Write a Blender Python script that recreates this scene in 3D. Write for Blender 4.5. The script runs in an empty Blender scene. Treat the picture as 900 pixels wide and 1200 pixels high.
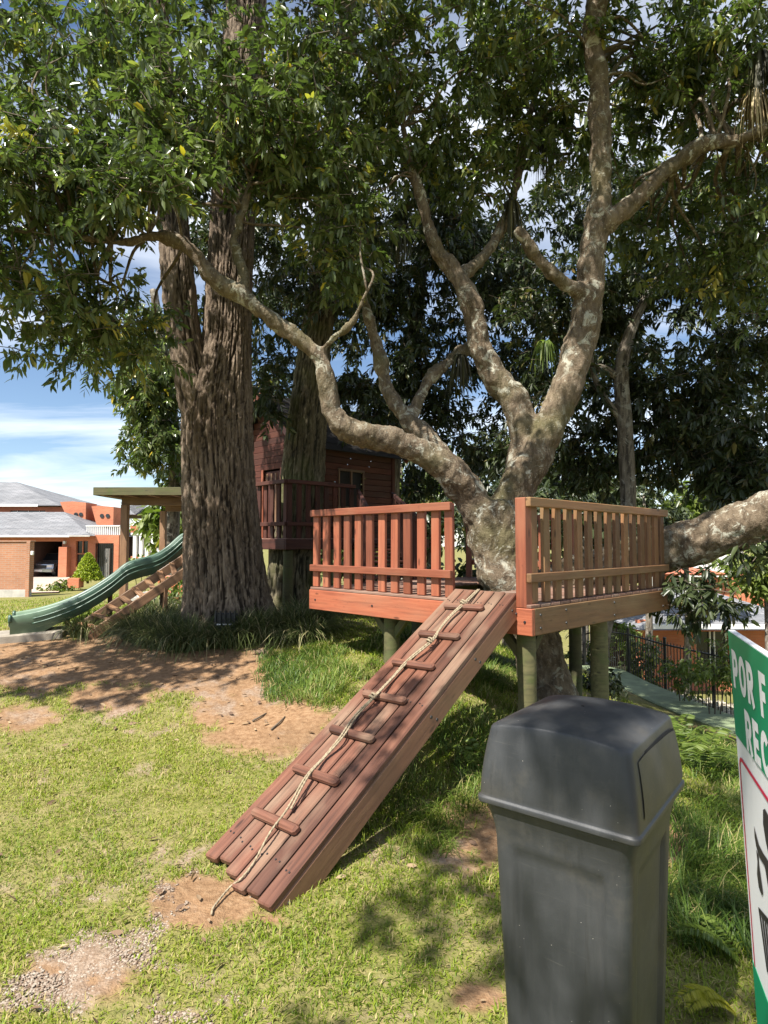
import bpy, bmesh, math, random
import numpy as np
from mathutils import Vector, Matrix
from mathutils.bvhtree import BVHTree

random.seed(7)
RNG = np.random.default_rng(7)
SC = bpy.context.scene
COL = SC.collection

# ------------------------------------------------------------------ camera
F_PX = 715.0                       # focal length in photo pixels (photo 900 x 1200)
PITCH = math.atan(35.5 / F_PX)
EYE = 1.6
cam_d = bpy.data.cameras.new('camera')
cam_d.sensor_fit = 'VERTICAL'
cam_d.sensor_height = 24.0
cam_d.lens = 24.0 * F_PX / 1200.0
cam_d.clip_end = 3000
cam_d.clip_start = 0.05
cam = bpy.data.objects.new('camera', cam_d)
COL.objects.link(cam)
cam.location = (0, 0, EYE)
cam.rotation_euler = (math.pi / 2 + PITCH, 0, 0)
SC.camera = cam

# ------------------------------------------------------------------ sun and sky
S_DIR = Vector((-0.37, -0.43, 0.82)).normalized()       # towards the sun
EXPOSURE = 1.18
sun_d = bpy.data.lights.new('sun', 'SUN')
sun_d.energy = 5.0
sun_d.angle = math.radians(0.53)
sun_d.color = (1.0, 0.95, 0.86)
sun = bpy.data.objects.new('sun', sun_d)
COL.objects.link(sun)
sun.location = S_DIR * 60
sun.rotation_euler = S_DIR.to_track_quat('Z', 'Y').to_euler()

world = bpy.data.worlds.new('World')
SC.world = world
world.use_nodes = True
wn, wl = world.node_tree.nodes, world.node_tree.links
wn.clear()
w_out = wn.new('ShaderNodeOutputWorld')
w_bg = wn.new('ShaderNodeBackground')
w_sky = wn.new('ShaderNodeTexSky')
w_sky.sky_type = 'NISHITA'
w_sky.sun_disc = False
w_sky.sun_elevation = math.asin(S_DIR.z)
w_sky.sun_rotation = math.atan2(S_DIR.x, S_DIR.y)
w_sky.altitude = 600
w_sky.air_density = 1.0
w_sky.dust_density = 0.2
w_sky.ozone_density = 2.4
# thin streaks of high cloud over the whole sky
w_tc = wn.new('ShaderNodeTexCoord')
w_sep = wn.new('ShaderNodeSeparateXYZ')
wl.new(w_tc.outputs['Generated'], w_sep.inputs[0])
w_add = wn.new('ShaderNodeMath'); w_add.operation = 'ADD'; w_add.inputs[1].default_value = 0.12
wl.new(w_sep.outputs['Z'], w_add.inputs[0])
w_mx = wn.new('ShaderNodeMath'); w_mx.operation = 'MAXIMUM'; w_mx.inputs[1].default_value = 0.03
wl.new(w_add.outputs[0], w_mx.inputs[0])
w_dx = wn.new('ShaderNodeMath'); w_dx.operation = 'DIVIDE'
w_dy = wn.new('ShaderNodeMath'); w_dy.operation = 'DIVIDE'
wl.new(w_sep.outputs['X'], w_dx.inputs[0]); wl.new(w_mx.outputs[0], w_dx.inputs[1])
wl.new(w_sep.outputs['Y'], w_dy.inputs[0]); wl.new(w_mx.outputs[0], w_dy.inputs[1])
w_cmb = wn.new('ShaderNodeCombineXYZ')
wl.new(w_dx.outputs[0], w_cmb.inputs[0]); wl.new(w_dy.outputs[0], w_cmb.inputs[1])
w_map = wn.new('ShaderNodeMapping')
w_map.inputs['Rotation'].default_value = (0, 0, 0.25)
w_map.inputs['Scale'].default_value = (0.42, 1.15, 1.0)
w_map.inputs['Location'].default_value = (3.1, 0.7, 0)
wl.new(w_cmb.outputs[0], w_map.inputs[0])
w_noi = wn.new('ShaderNodeTexNoise')
w_noi.inputs['Scale'].default_value = 1.1
w_noi.inputs['Detail'].default_value = 7
w_noi.inputs['Roughness'].default_value = 0.55
w_noi.inputs['Distortion'].default_value = 0.6
wl.new(w_map.outputs[0], w_noi.inputs['Vector'])
w_rmp = wn.new('ShaderNodeValToRGB')
w_rmp.color_ramp.elements[0].position = 0.41
w_rmp.color_ramp.elements[0].color = (0, 0, 0, 1)
w_rmp.color_ramp.elements[1].position = 0.66
w_rmp.color_ramp.elements[1].color = (0.7, 0.7, 0.7, 1)
wl.new(w_noi.outputs['Fac'], w_rmp.inputs[0])
w_mix = wn.new('ShaderNodeMix'); w_mix.data_type = 'RGBA'
wl.new(w_rmp.outputs[0], w_mix.inputs[0])
wl.new(w_sky.outputs[0], w_mix.inputs[6])
w_mix.inputs[7].default_value = (9.5, 9.8, 10.2, 1)
wl.new(w_mix.outputs[2], w_bg.inputs[0])
w_bg.inputs[1].default_value = 0.072
wl.new(w_bg.outputs[0], w_out.inputs[0])

vs = SC.view_settings
vs.view_transform = 'Standard'
vs.look = 'None'
vs.exposure = EXPOSURE
vs.gamma = 1.0
vs.use_curve_mapping = False
SC.cycles.max_bounces = 6
SC.cycles.diffuse_bounces = 3
SC.cycles.glossy_bounces = 2
SC.cycles.transmission_bounces = 3
SC.cycles.transparent_max_bounces = 4

# ------------------------------------------------------------------ pixels to places
CP, SP = math.cos(PITCH), math.sin(PITCH)
def ray(px, py):
    a = (px - 450) / F_PX
    b = -(py - 600) / F_PX
    return Vector((a, CP - SP * b, SP + CP * b))
def P(px, py, D):
    """the point seen at photo pixel (px, py) that stands D metres in front"""
    r = ray(px, py)
    return Vector((0, 0, EYE)) + r * (D / r.y)
def proj(x, y, z):
    z = z - EYE
    yc = y * CP + z * SP
    zc = -y * SP + z * CP
    yc = np.maximum(yc, 1e-3)
    return 450 + F_PX * x / yc, 600 - F_PX * zc / yc

# ------------------------------------------------------------------ noise
def _hash(ix, iy, iz):
    h = (ix.astype(np.int64) * 374761393 + iy.astype(np.int64) * 668265263 + iz.astype(np.int64) * 2147483647 + 1274126177)
    h = (h ^ (h >> 13)) * 1274126177
    h = h & 0x7fffffff
    h = h ^ (h >> 16)
    return (h & 0xffff) / 65535.0
def vnoise(x, y, z=0.0):
    x, y, z = np.broadcast_arrays(np.asarray(x, float), np.asarray(y, float), np.asarray(z, float))
    fx, fy, fz = np.floor(x), np.floor(y), np.floor(z)
    ix, iy, iz = fx.astype(np.int64), fy.astype(np.int64), fz.astype(np.int64)
    u, v, w = x - fx, y - fy, z - fz
    u, v, w = u*u*(3-2*u), v*v*(3-2*v), w*w*(3-2*w)
    r = 0
    for a in (0, 1):
        for b in (0, 1):
            for c in (0, 1):
                k = (u if a else 1-u) * (v if b else 1-v) * (w if c else 1-w)
                r = r + k * _hash(ix+a, iy+b, iz+c)
    return r
def fbm(x, y, z=0.0, o=4):
    r, amp, t = 0, 0.5, 0
    for i in range(o):
        k = 2.03 ** i
        r = r + amp * vnoise(np.asarray(x)*k + i*17.3, np.asarray(y)*k + i*9.1, np.asarray(z)*k + i*5.7)
        t += amp; amp *= 0.5
    return r / t
def sstep(a, b, x):
    t = np.clip((x - a) / (b - a), 0, 1)
    return t*t*(3-2*t)

# ------------------------------------------------------------------ objects
WM = {}
def link(o, parent=None, world_m=None):
    COL.objects.link(o)
    m = world_m if world_m is not None else Matrix.Identity(4)
    WM[o.name] = m
    o.matrix_basis = m
    if parent is not None:
        o.parent = parent
        o.matrix_parent_inverse = WM[parent.name].inverted()
    return o
def tag(o, label=None, cat=None, group=None, kind=None):
    if label: o['label'] = label
    if cat: o['category'] = cat
    if group: o['group'] = group
    if kind: o['kind'] = kind
    return o
def thing(name, loc, label, cat, group=None):
    o = bpy.data.objects.new(name, None)
    o.empty_display_size = 0.2
    link(o, None, Matrix.Translation(Vector(loc)))
    return tag(o, label, cat, group)
def mesh_np(name, V, F, mat, parent=None, smooth=False, attrs=None, world_m=None):
    """V (n,3); F: array (m,k) of one face size"""
    me = bpy.data.meshes.new(name)
    V = np.ascontiguousarray(V, dtype=np.float32); F = np.ascontiguousarray(F, dtype=np.int32)
    m, k = F.shape
    me.vertices.add(len(V)); me.vertices.foreach_set('co', V.ravel())
    me.loops.add(m*k); me.loops.foreach_set('vertex_index', F.ravel())
    me.polygons.add(m); me.polygons.foreach_set('loop_start', np.arange(0, m*k, k, dtype=np.int32))
    me.polygons.foreach_set('loop_total', np.full(m, k, dtype=np.int32))
    me.polygons.foreach_set('use_smooth', np.full(m, smooth))
    me.update(calc_edges=True)
    for an, av in (attrs or {}).items():
        a = me.attributes.new(an, 'FLOAT', 'POINT'); a.data.foreach_set('value', np.ascontiguousarray(av, dtype=np.float32))
    if mat: me.materials.append(mat)
    o = bpy.data.objects.new(name, me)
    return link(o, parent, world_m)
def mesh_bm(name, bm, mat, parent=None, smooth=False, world_m=None, recalc=True):
    if recalc: bmesh.ops.recalc_face_normals(bm, faces=bm.faces[:])
    me = bpy.data.meshes.new(name)
    bm.to_mesh(me); bm.free()
    if smooth:
        for p in me.polygons: p.use_smooth = True
    if mat: me.materials.append(mat)
    o = bpy.data.objects.new(name, me)
    return link(o, parent, world_m)
def chamfer_box_bm(bm, L, W, T, c, origin=(0, 0, 0)):
    """a box with chamfered edges centred on origin"""
    c = min(c, L*0.3, W*0.3, T*0.3)
    hx, hy, hz = L/2, W/2, T/2
    idx = {}
    ox, oy, oz = origin
    for sx in (-1, 1):
        for sy in (-1, 1):
            for sz in (-1, 1):
                idx[sx, sy, sz, 0] = bm.verts.new((ox+sx*hx, oy+sy*(hy-c), oz+sz*(hz-c)))
                idx[sx, sy, sz, 1] = bm.verts.new((ox+sx*(hx-c), oy+sy*hy, oz+sz*(hz-c)))
                idx[sx, sy, sz, 2] = bm.verts.new((ox+sx*(hx-c), oy+sy*(hy-c), oz+sz*hz))
    for s in (-1, 1):
        bm.faces.new([idx[s, a, b, 0] for a, b in ((-1,-1),(1,-1),(1,1),(-1,1))])
        bm.faces.new([idx[a, s, b, 1] for a, b in ((-1,-1),(1,-1),(1,1),(-1,1))])
        bm.faces.new([idx[a, b, s, 2] for a, b in ((-1,-1),(1,-1),(1,1),(-1,1))])
    for a in (-1, 1):
        for b in (-1, 1):
            bm.faces.new([idx[-1,a,b,1], idx[1,a,b,1], idx[1,a,b,2], idx[-1,a,b,2]])
            bm.faces.new([idx[a,-1,b,0], idx[a,1,b,0], idx[a,1,b,2], idx[a,-1,b,2]])
            bm.faces.new([idx[a,b,-1,0], idx[a,b,1,0], idx[a,b,1,1], idx[a,b,-1,1]])
            for d in (-1, 1):
                pass
    for sx in (-1, 1):
        for sy in (-1, 1):
            for sz in (-1, 1):
                bm.faces.new([idx[sx,sy,sz,0], idx[sx,sy,sz,1], idx[sx,sy,sz,2]])
def frame(A, B, up):
    x = (B - A).normalized()
    z = (up - x * up.dot(x)).normalized()
    y = z.cross(x)
    m = Matrix((x, y, z)).transposed().to_4x4()
    m.translation = (A + B) / 2
    return m
_bcache = {}
def board(name, parent, mat, A, B, w, t, up=Vector((0, 0, 1)), c=0.005, label=None):
    """a board from A to B: width w sideways, thickness t along up; its grain runs along local X"""
    A, B = Vector(A), Vector(B)
    m = frame(A, B, Vector(up))
    L = (B - A).length
    key = (round(L, 3), round(w, 4), round(t, 4), c, mat.name)
    me = _bcache.get(key)
    if me is None:
        bm = bmesh.new()
        chamfer_box_bm(bm, L, w, t, c)
        bmesh.ops.recalc_face_normals(bm, faces=bm.faces[:])
        me = bpy.data.meshes.new(name)
        bm.to_mesh(me); bm.free()
        me.materials.append(mat)
        _bcache[key] = me
    o = bpy.data.objects.new(name, me)
    link(o, parent, m)
    if label: o['label'] = label
    return o
def rpath(pts, n):
    """Catmull-Rom through rows of pts (any columns)"""
    p = np.asarray(pts, float)
    p = np.vstack([2*p[0]-p[1], p, 2*p[-1]-p[-2]])
    k = len(p) - 3
    d = np.linalg.norm(np.diff(p[1:-1, :3], axis=0), axis=1)
    cum = np.concatenate([[0], np.cumsum(d)])
    s = np.linspace(0, cum[-1], n)
    i = np.clip(np.searchsorted(cum, s, side='right') - 1, 0, k - 1)
    t = ((s - cum[i]) / np.maximum(d[i], 1e-9))[:, None]
    p0, p1, p2, p3 = p[i], p[i+1], p[i+2], p[i+3]
    return 0.5 * ((2*p1) + (-p0+p2)*t + (2*p0-5*p1+4*p2-p3)*t*t + (-p0+3*p1-3*p2+p3)*t**3), s
def tube_np(path, n, seg, rfun=None, cap=True):
    """path rows (x,y,z,r); returns verts, quads, (theta, s) for displacement"""
    q, s = rpath(path, n)
    c, r = q[:, :3], np.maximum(q[:, 3], 0.002)
    tan = np.gradient(c, axis=0); tan /= np.linalg.norm(tan, axis=1)[:, None]
    ref = np.array([1.0, 0, 0]) if abs(tan[0][0]) < 0.8 else np.array([0, 1.0, 0])
    N = np.zeros_like(tan); v = ref - tan[0]*ref.dot(tan[0]); N[0] = v/np.linalg.norm(v)
    for i in range(1, n):
        v = N[i-1] - tan[i]*N[i-1].dot(tan[i]); N[i] = v/np.linalg.norm(v)
    Bn = np.cross(tan, N)
    th = np.linspace(0, 2*math.pi, seg, endpoint=False)
    rr = np.repeat(r[:, None], seg, 1)
    if rfun is not None: rr = rr + rfun(th[None, :], s[:, None], rr)
    V = c[:, None, :] + rr[..., None] * (np.cos(th)[None, :, None]*N[:, None, :] + np.sin(th)[None, :, None]*Bn[:, None, :])
    V = V.reshape(-1, 3)
    i = np.arange(n-1)[:, None]*seg; j = np.arange(seg)[None, :]; j2 = (j+1) % seg
    Fq = np.stack([i+j, i+j2, i+seg+j2, i+seg+j], -1).reshape(-1, 4)
    if cap:
        V = np.vstack([V, c[-1:] + tan[-1:]*r[-1]*0.3, c[:1]])
        k = np.arange(seg); e = (n-1)*seg; top = n*seg
        Fq = np.vstack([Fq, np.stack([e+k, e+(k+1) % seg, np.full(seg, top), np.full(seg, top)], -1)]) if False else Fq
        tri = np.stack([e+k, e+(k+1) % seg, np.full(seg, top)], -1)
        tri0 = np.stack([(k+1) % seg, k, np.full(seg, top+1)], -1)
        return V, Fq, np.vstack([tri, tri0])
    return V, Fq, np.zeros((0, 3), int)
def tube_obj(name, path, n, seg, mat, parent=None, rfun=None, smooth=True):
    V, Q, T = tube_np(path, n, seg, rfun)
    me = bpy.data.meshes.new(name)
    me.from_pydata(V.tolist(), [], Q.tolist() + T.tolist())
    if smooth: me.polygons.foreach_set('use_smooth', np.ones(len(me.polygons), bool))
    me.materials.append(mat)
    return link(bpy.data.objects.new(name, me), parent)

# ------------------------------------------------------------------ materials
class NT:
    def __init__(s, name):
        s.m = bpy.data.materials.new(name); s.m.use_nodes = True
        s.n, s.l = s.m.node_tree.nodes, s.m.node_tree.links
        s.p = s.n['Principled BSDF']; s.out = s.n['Material Output']
        s.tc = s.n.new('ShaderNodeTexCoord')
        s.info = s.n.new('ShaderNodeObjectInfo')
    def vec(s, scale=(1, 1, 1), coord='Object', rand=True):
        mp = s.n.new('ShaderNodeMapping'); mp.inputs['Scale'].default_value = scale
        s.l.new(s.tc.outputs[coord], mp.inputs[0])
        if rand:
            mu = s.n.new('ShaderNodeMath'); mu.operation = 'MULTIPLY'; mu.inputs[1].default_value = 37.0
            s.l.new(s.info.outputs['Random'], mu.inputs[0])
            s.l.new(mu.outputs[0], mp.inputs['Location'])
        return mp.outputs[0]
    def noise(s, vec, scale=5, detail=5, rough=0.55, dist=0.0):
        t = s.n.new('ShaderNodeTexNoise')
        t.inputs['Scale'].default_value = scale; t.inputs['Detail'].default_value = detail
        t.inputs['Roughness'].default_value = rough; t.inputs['Distortion'].default_value = dist
        s.l.new(vec, t.inputs['Vector']); return t.outputs['Fac']
    def voro(s, vec, scale=5, feature='F1'):
        t = s.n.new('ShaderNodeTexVoronoi'); t.feature = feature; t.inputs['Scale'].default_value = scale
        s.l.new(vec, t.inputs['Vector']); return t
    def ramp(s, fac, stops):
        r = s.n.new('ShaderNodeValToRGB'); cr = r.color_ramp
        while len(cr.elements) < len(stops): cr.elements.new(0.5)
        for e, (p, c) in zip(cr.elements, stops):
            e.position = p; e.color = (c[0], c[1], c[2], 1) if hasattr(c, '__len__') else (c, c, c, 1)
        s.l.new(fac, r.inputs[0]); return r.outputs[0]
    def mix(s, fac, a, b, mode='MIX'):
        m = s.n.new('ShaderNodeMix'); m.data_type = 'RGBA'; m.blend_type = mode
        for i, v in ((0, fac), (6, a), (7, b)):
            if isinstance(v, (int, float)): m.inputs[i].default_value = v
            elif isinstance(v, tuple): m.inputs[i].default_value = (*v, 1)
            else: s.l.new(v, m.inputs[i])
        return m.outputs[2]
    def math(s, op, a, b=None):
        m = s.n.new('ShaderNodeMath'); m.operation = op
        for i, v in ((0, a), (1, b)):
            if v is None: continue
            if isinstance(v, (int, float)): m.inputs[i].default_value = v
            else: s.l.new(v, m.inputs[i])
        return m.outputs[0]
    def attr(s, name):
        a = s.n.new('ShaderNodeAttribute'); a.attribute_name = name; return a.outputs['Fac']
    def col(s, c):
        if isinstance(c, tuple): s.p.inputs['Base Color'].default_value = (*c, 1)
        else: s.l.new(c, s.p.inputs['Base Color'])
    def rough(s, v):
        if isinstance(v, (int, float)): s.p.inputs['Roughness'].default_value = v
        else: s.l.new(v, s.p.inputs['Roughness'])
    def bump(s, h, strength=0.5, dist=0.01, prev=None):
        b = s.n.new('ShaderNodeBump'); b.inputs['Strength'].default_value = strength; b.inputs['Distance'].default_value = dist
        s.l.new(h, b.inputs['Height'])
        if prev is not None: s.l.new(prev, b.inputs['Normal'])
        s.l.new(b.outputs[0], s.p.inputs['Normal']); return b.outputs[0]
    def spec(s, v): s.p.inputs['Specular IOR Level'].default_value = v

def wood(name, dark, mid, light, wear=(0.3, 0.24, 0.19), wear_amt=0.35, rough=0.6, moss=None):
    n = NT(name)
    g = n.noise(n.vec((2.2, 38, 38)), 1.0, 6, 0.6, 0.3)
    big = n.noise(n.vec((1.3, 3, 3)), 1.0, 4)
    c = n.ramp(g, [(0.25, dark), (0.5, mid), (0.8, light)])
    per = n.ramp(n.info.outputs['Random'], [(0, 0.62), (1, 1.28)])
    c = n.mix(1.0, c, per, 'MULTIPLY')
    wm = n.ramp(big, [(0.5, 0.0), (0.72, wear_amt)])
    c = n.mix(wm, c, wear)
    if moss:
        sp = n.noise(n.vec((5, 9, 9)), 1.0, 5)
        c = n.mix(n.ramp(sp, [(0.47, 0.0), (0.7, 0.75)]), c, moss)
    kn = n.voro(n.vec((3.2, 11, 11)), 1.0).outputs['Distance']
    c = n.mix(n.ramp(kn, [(0.07, 0.75), (0.14, 0.0)]), c, (dark[0]*0.35, dark[1]*0.35, dark[2]*0.35))
    st = n.noise(n.vec((0.8, 22, 22)), 1.0, 5, 0.7)
    c = n.mix(n.ramp(st, [(0.56, 0.0), (0.72, 0.55)]), c, (dark[0]*0.6, dark[1]*0.62, dark[2]*0.65))
    spk = n.noise(n.vec((30, 60, 60)), 1.0, 3)
    c = n.mix(n.ramp(spk, [(0.66, 0.0), (0.76, 0.5)]), c, (dark[0]*0.4, dark[1]*0.4, dark[2]*0.4))
    n.col(c); n.rough(n.ramp(big, [(0.3, rough-0.12), (0.7, rough+0.15)]))
    h = n.math('ADD', g, n.math('MULTIPLY', spk, 0.3))
    n.bump(h, 0.35, 0.004)
    return n.m
def plain(name, c, rough=0.6, var=0.15, scale=6, bump=0.0, metal=0.0, coord='Object'):
    n = NT(name)
    f = n.noise(n.vec((1, 1, 1), coord, False), scale, 5)
    n.col(n.ramp(f, [(0.3, tuple(v*(1-var) for v in c)), (0.7, tuple(min(1, v*(1+var)) for v in c))]))
    n.rough(rough); n.p.inputs['Metallic'].default_value = metal
    if bump: n.bump(n.noise(n.vec((1, 1, 1), coord, False), scale*9, 4), bump, 0.004)
    return n.m

M = {}
M['deck'] = wood('stained_deck_wood', (0.16, 0.045, 0.023), (0.265, 0.076, 0.037), (0.32, 0.108, 0.053), (0.30, 0.15, 0.085), 0.4, 0.55)
M['ramp'] = wood('worn_ramp_wood', (0.052, 0.021, 0.013), (0.125, 0.049, 0.029), (0.195, 0.088, 0.054), (0.22, 0.145, 0.095), 0.9, 0.6)
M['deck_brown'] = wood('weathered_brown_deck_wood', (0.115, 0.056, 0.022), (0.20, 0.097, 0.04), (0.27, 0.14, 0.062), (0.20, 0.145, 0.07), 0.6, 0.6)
M['ramp_side'] = wood('ramp_side_wood', (0.15, 0.07, 0.042), (0.21, 0.10, 0.055), (0.27, 0.14, 0.075), (0.22, 0.15, 0.075), 0.6, 0.6)
M['deck_floor'] = wood('weathered_floor_wood', (0.11, 0.055, 0.04), (0.19, 0.10, 0.07), (0.27, 0.17, 0.12), (0.30, 0.24, 0.19), 0.7, 0.7)
M['post'] = wood('mossy_post_wood', (0.05, 0.046, 0.02), (0.095, 0.088, 0.036), (0.14, 0.125, 0.055), (0.13, 0.125, 0.07), 0.4, 0.8, moss=(0.065, 0.09, 0.02))
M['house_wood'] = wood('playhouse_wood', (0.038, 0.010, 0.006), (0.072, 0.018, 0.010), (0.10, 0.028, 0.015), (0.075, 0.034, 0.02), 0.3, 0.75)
M['brown_wood'] = wood('brown_beam_wood', (0.10, 0.05, 0.028), (0.19, 0.10, 0.052), (0.28, 0.16, 0.085), (0.3, 0.2, 0.12), 0.4, 0.6)

def ground_z_points():
    return np.array([
        (0,0,0),(-2,0,0),(2,0.2,-.05),(0,-4,0),(-5,-3,0.05),(5,-3,-.3),(-8,-8,0),(8,-8,-.5),
        (-.5,2.7,0),(-.9,3.15,0),(.58,1.8,0),(1.5,2.6,-.05),(2.4,3.6,-.2),(3.1,5.2,-.45),(4,3,-.6),
        (1.15,4.7,.08),(0.1,5.75,.44),(0.45,4.2,.06),(-2,3.5,.02),(-2.5,5,.12),(-3.6,6.6,.30),(-1,5,.22),(-.9,6.4,.42),(-2,8.0,.52),
        (-5.2,9,.42),(-3,12.5,.42),(-8,12,.2),(-7,7,.25),(-5,4,.05),(-1.3,9.8,.5),(1.2,6.4,.12),(0.3,8.4,.35),(2,8.5,-.25),(3.2,7.3,-.62),
        (4.4,9,-1.0),(4.4,12,-1.15),(5.3,14.5,-1.5),(5.4,9,-1.15),(5.2,5.5,-1.0),(7.5,12,-2.0),(8,18,-3.0),(6.5,26,-4.6),(12,28,-5),(20,30,-5.4),(14,14,-3.2),(12,4,-2.2),
        (-14,24,-.55),(-20,38,-.6),(-10,38,-.6),(-30,30,-.5),(-6,18,.1),(-6,26,-.5),(0,18,-.2),(0,30,-1.2),(0,60,-3),(-40,60,-.6),(40,60,-8),(-60,0,0),(60,0,-6),(-30,-40,0),(30,-40,-2),(0,-60,0)], float)
GP = ground_z_points()
def _tps(d2): return np.where(d2 > 0, 0.5*d2*np.log(np.maximum(d2, 1e-12)), 0)
def _warp(x, y):
    r = np.sqrt(x*x + y*y) + 1e-9
    k = np.log1p(r/4.0)*4.0/r
    return x*k, y*k
_gx, _gy = _warp(GP[:, 0], GP[:, 1])
_n = len(GP)
_A = np.zeros((_n+3, _n+3))
_A[:_n, :_n] = _tps((_gx[:, None]-_gx)**2 + (_gy[:, None]-_gy)**2) + np.eye(_n)*0.02
_A[:_n, _n:] = np.stack([np.ones(_n), _gx, _gy], 1); _A[_n:, :_n] = _A[:_n, _n:].T
_W = np.linalg.solve(_A, np.concatenate([GP[:, 2], np.zeros(3)]))
def gh(x, y):
    x = np.asarray(x, float); y = np.asarray(y, float); sh = x.shape
    x, y = x.ravel(), y.ravel()
    r = np.sqrt(x*x+y*y); k = np.minimum(1, 75/np.maximum(r, 1e-6))
    wx, wy = _warp(x*k, y*k)
    z = np.zeros(len(x))
    for a in range(0, len(x), 20000):
        b = slice(a, a+20000)
        d = _tps((wx[b, None]-_gx)**2 + (wy[b, None]-_gy)**2)
        z[b] = d @ _W[:_n] + _W[_n] + _W[_n+1]*wx[b] + _W[_n+2]*wy[b]
    z = z + (fbm(x*0.9+40, y*0.9+40, 0, 3)-0.5)*0.05*np.clip(r/3, 0.4, 1)
    return z.reshape(sh)
def g1(x, y): return float(gh(np.array([x]), np.array([y]))[0])
def G(px, py, lo=1.0, hi=80):
    """where the ray of a photo pixel meets the ground"""
    r = ray(px, py); ts = np.linspace(lo, hi, 3000)
    d = EYE + r.z*ts - gh(r.x*ts, r.y*ts)
    k = np.argmax(d < 0)
    t = ts[k]
    return Vector((r.x*t, r.y*t, g1(r.x*t, r.y*t)))

# ------------------------------------------------------------------ ground
# bare earth, pebbles and tall growth, each a patch of the real ground (cx, cy, rx, ry in photo pixels, weight)
DIRT = [(60,775,130,38,1.0),(190,775,120,34,1.1),(290,790,90,30,1.0),(310,845,82,40,1.15),(25,845,50,24,.5),(120,815,70,20,.7),
        (245,1058,68,34,1.0),(320,1080,40,16,.5),(575,985,22,42,.9),(800,980,28,24,.8),(850,860,60,18,.5),(95,1140,80,38,.6),(560,1170,45,22,.6),(640,960,120,90,.8),(795,985,40,40,.6)]
GRAV = [(112,1118,72,30,.8),(60,1160,60,25,.75)]
TALL = [(370,795,70,38,1.1),(470,930,120,75,.7),(560,860,70,60,.8),(850,1000,85,150,.8),(560,780,190,40,.85),(850,880,70,40,1.1),(430,820,60,30,.7),(560,935,60,30,.7)]
def patch(lst, px, py):
    m = np.zeros_like(px)
    for cx, cy, rx, ry, w in lst:
        d = np.sqrt(((px-cx)/rx)**2 + ((py-cy)/ry)**2)
        m = np.maximum(m, w*(1.25-d))
    return m
def masks(x, y, z):
    px, py = proj(x, y, z)
    front = (y > 1.0)
    nz = fbm(x*3.1, y*3.1, 2.0, 4) - 0.5
    nz2 = fbm(x*13, y*13, 5.0, 3) - 0.5
    dirt = sstep(0.12, 0.5, patch(DIRT, px, py)*front + nz*0.85 + nz2*0.5)
    grav = sstep(0.15, 0.6, patch(GRAV, px, py)*front + nz*1.3 + nz2*1.0)
    tp = patch(TALL, px, py)*front
    tall = sstep(0.15, 0.6, tp + (nz*1.5 + nz2*0.5)*sstep(0.0, 0.3, tp))
    return dirt, grav, tall
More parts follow.
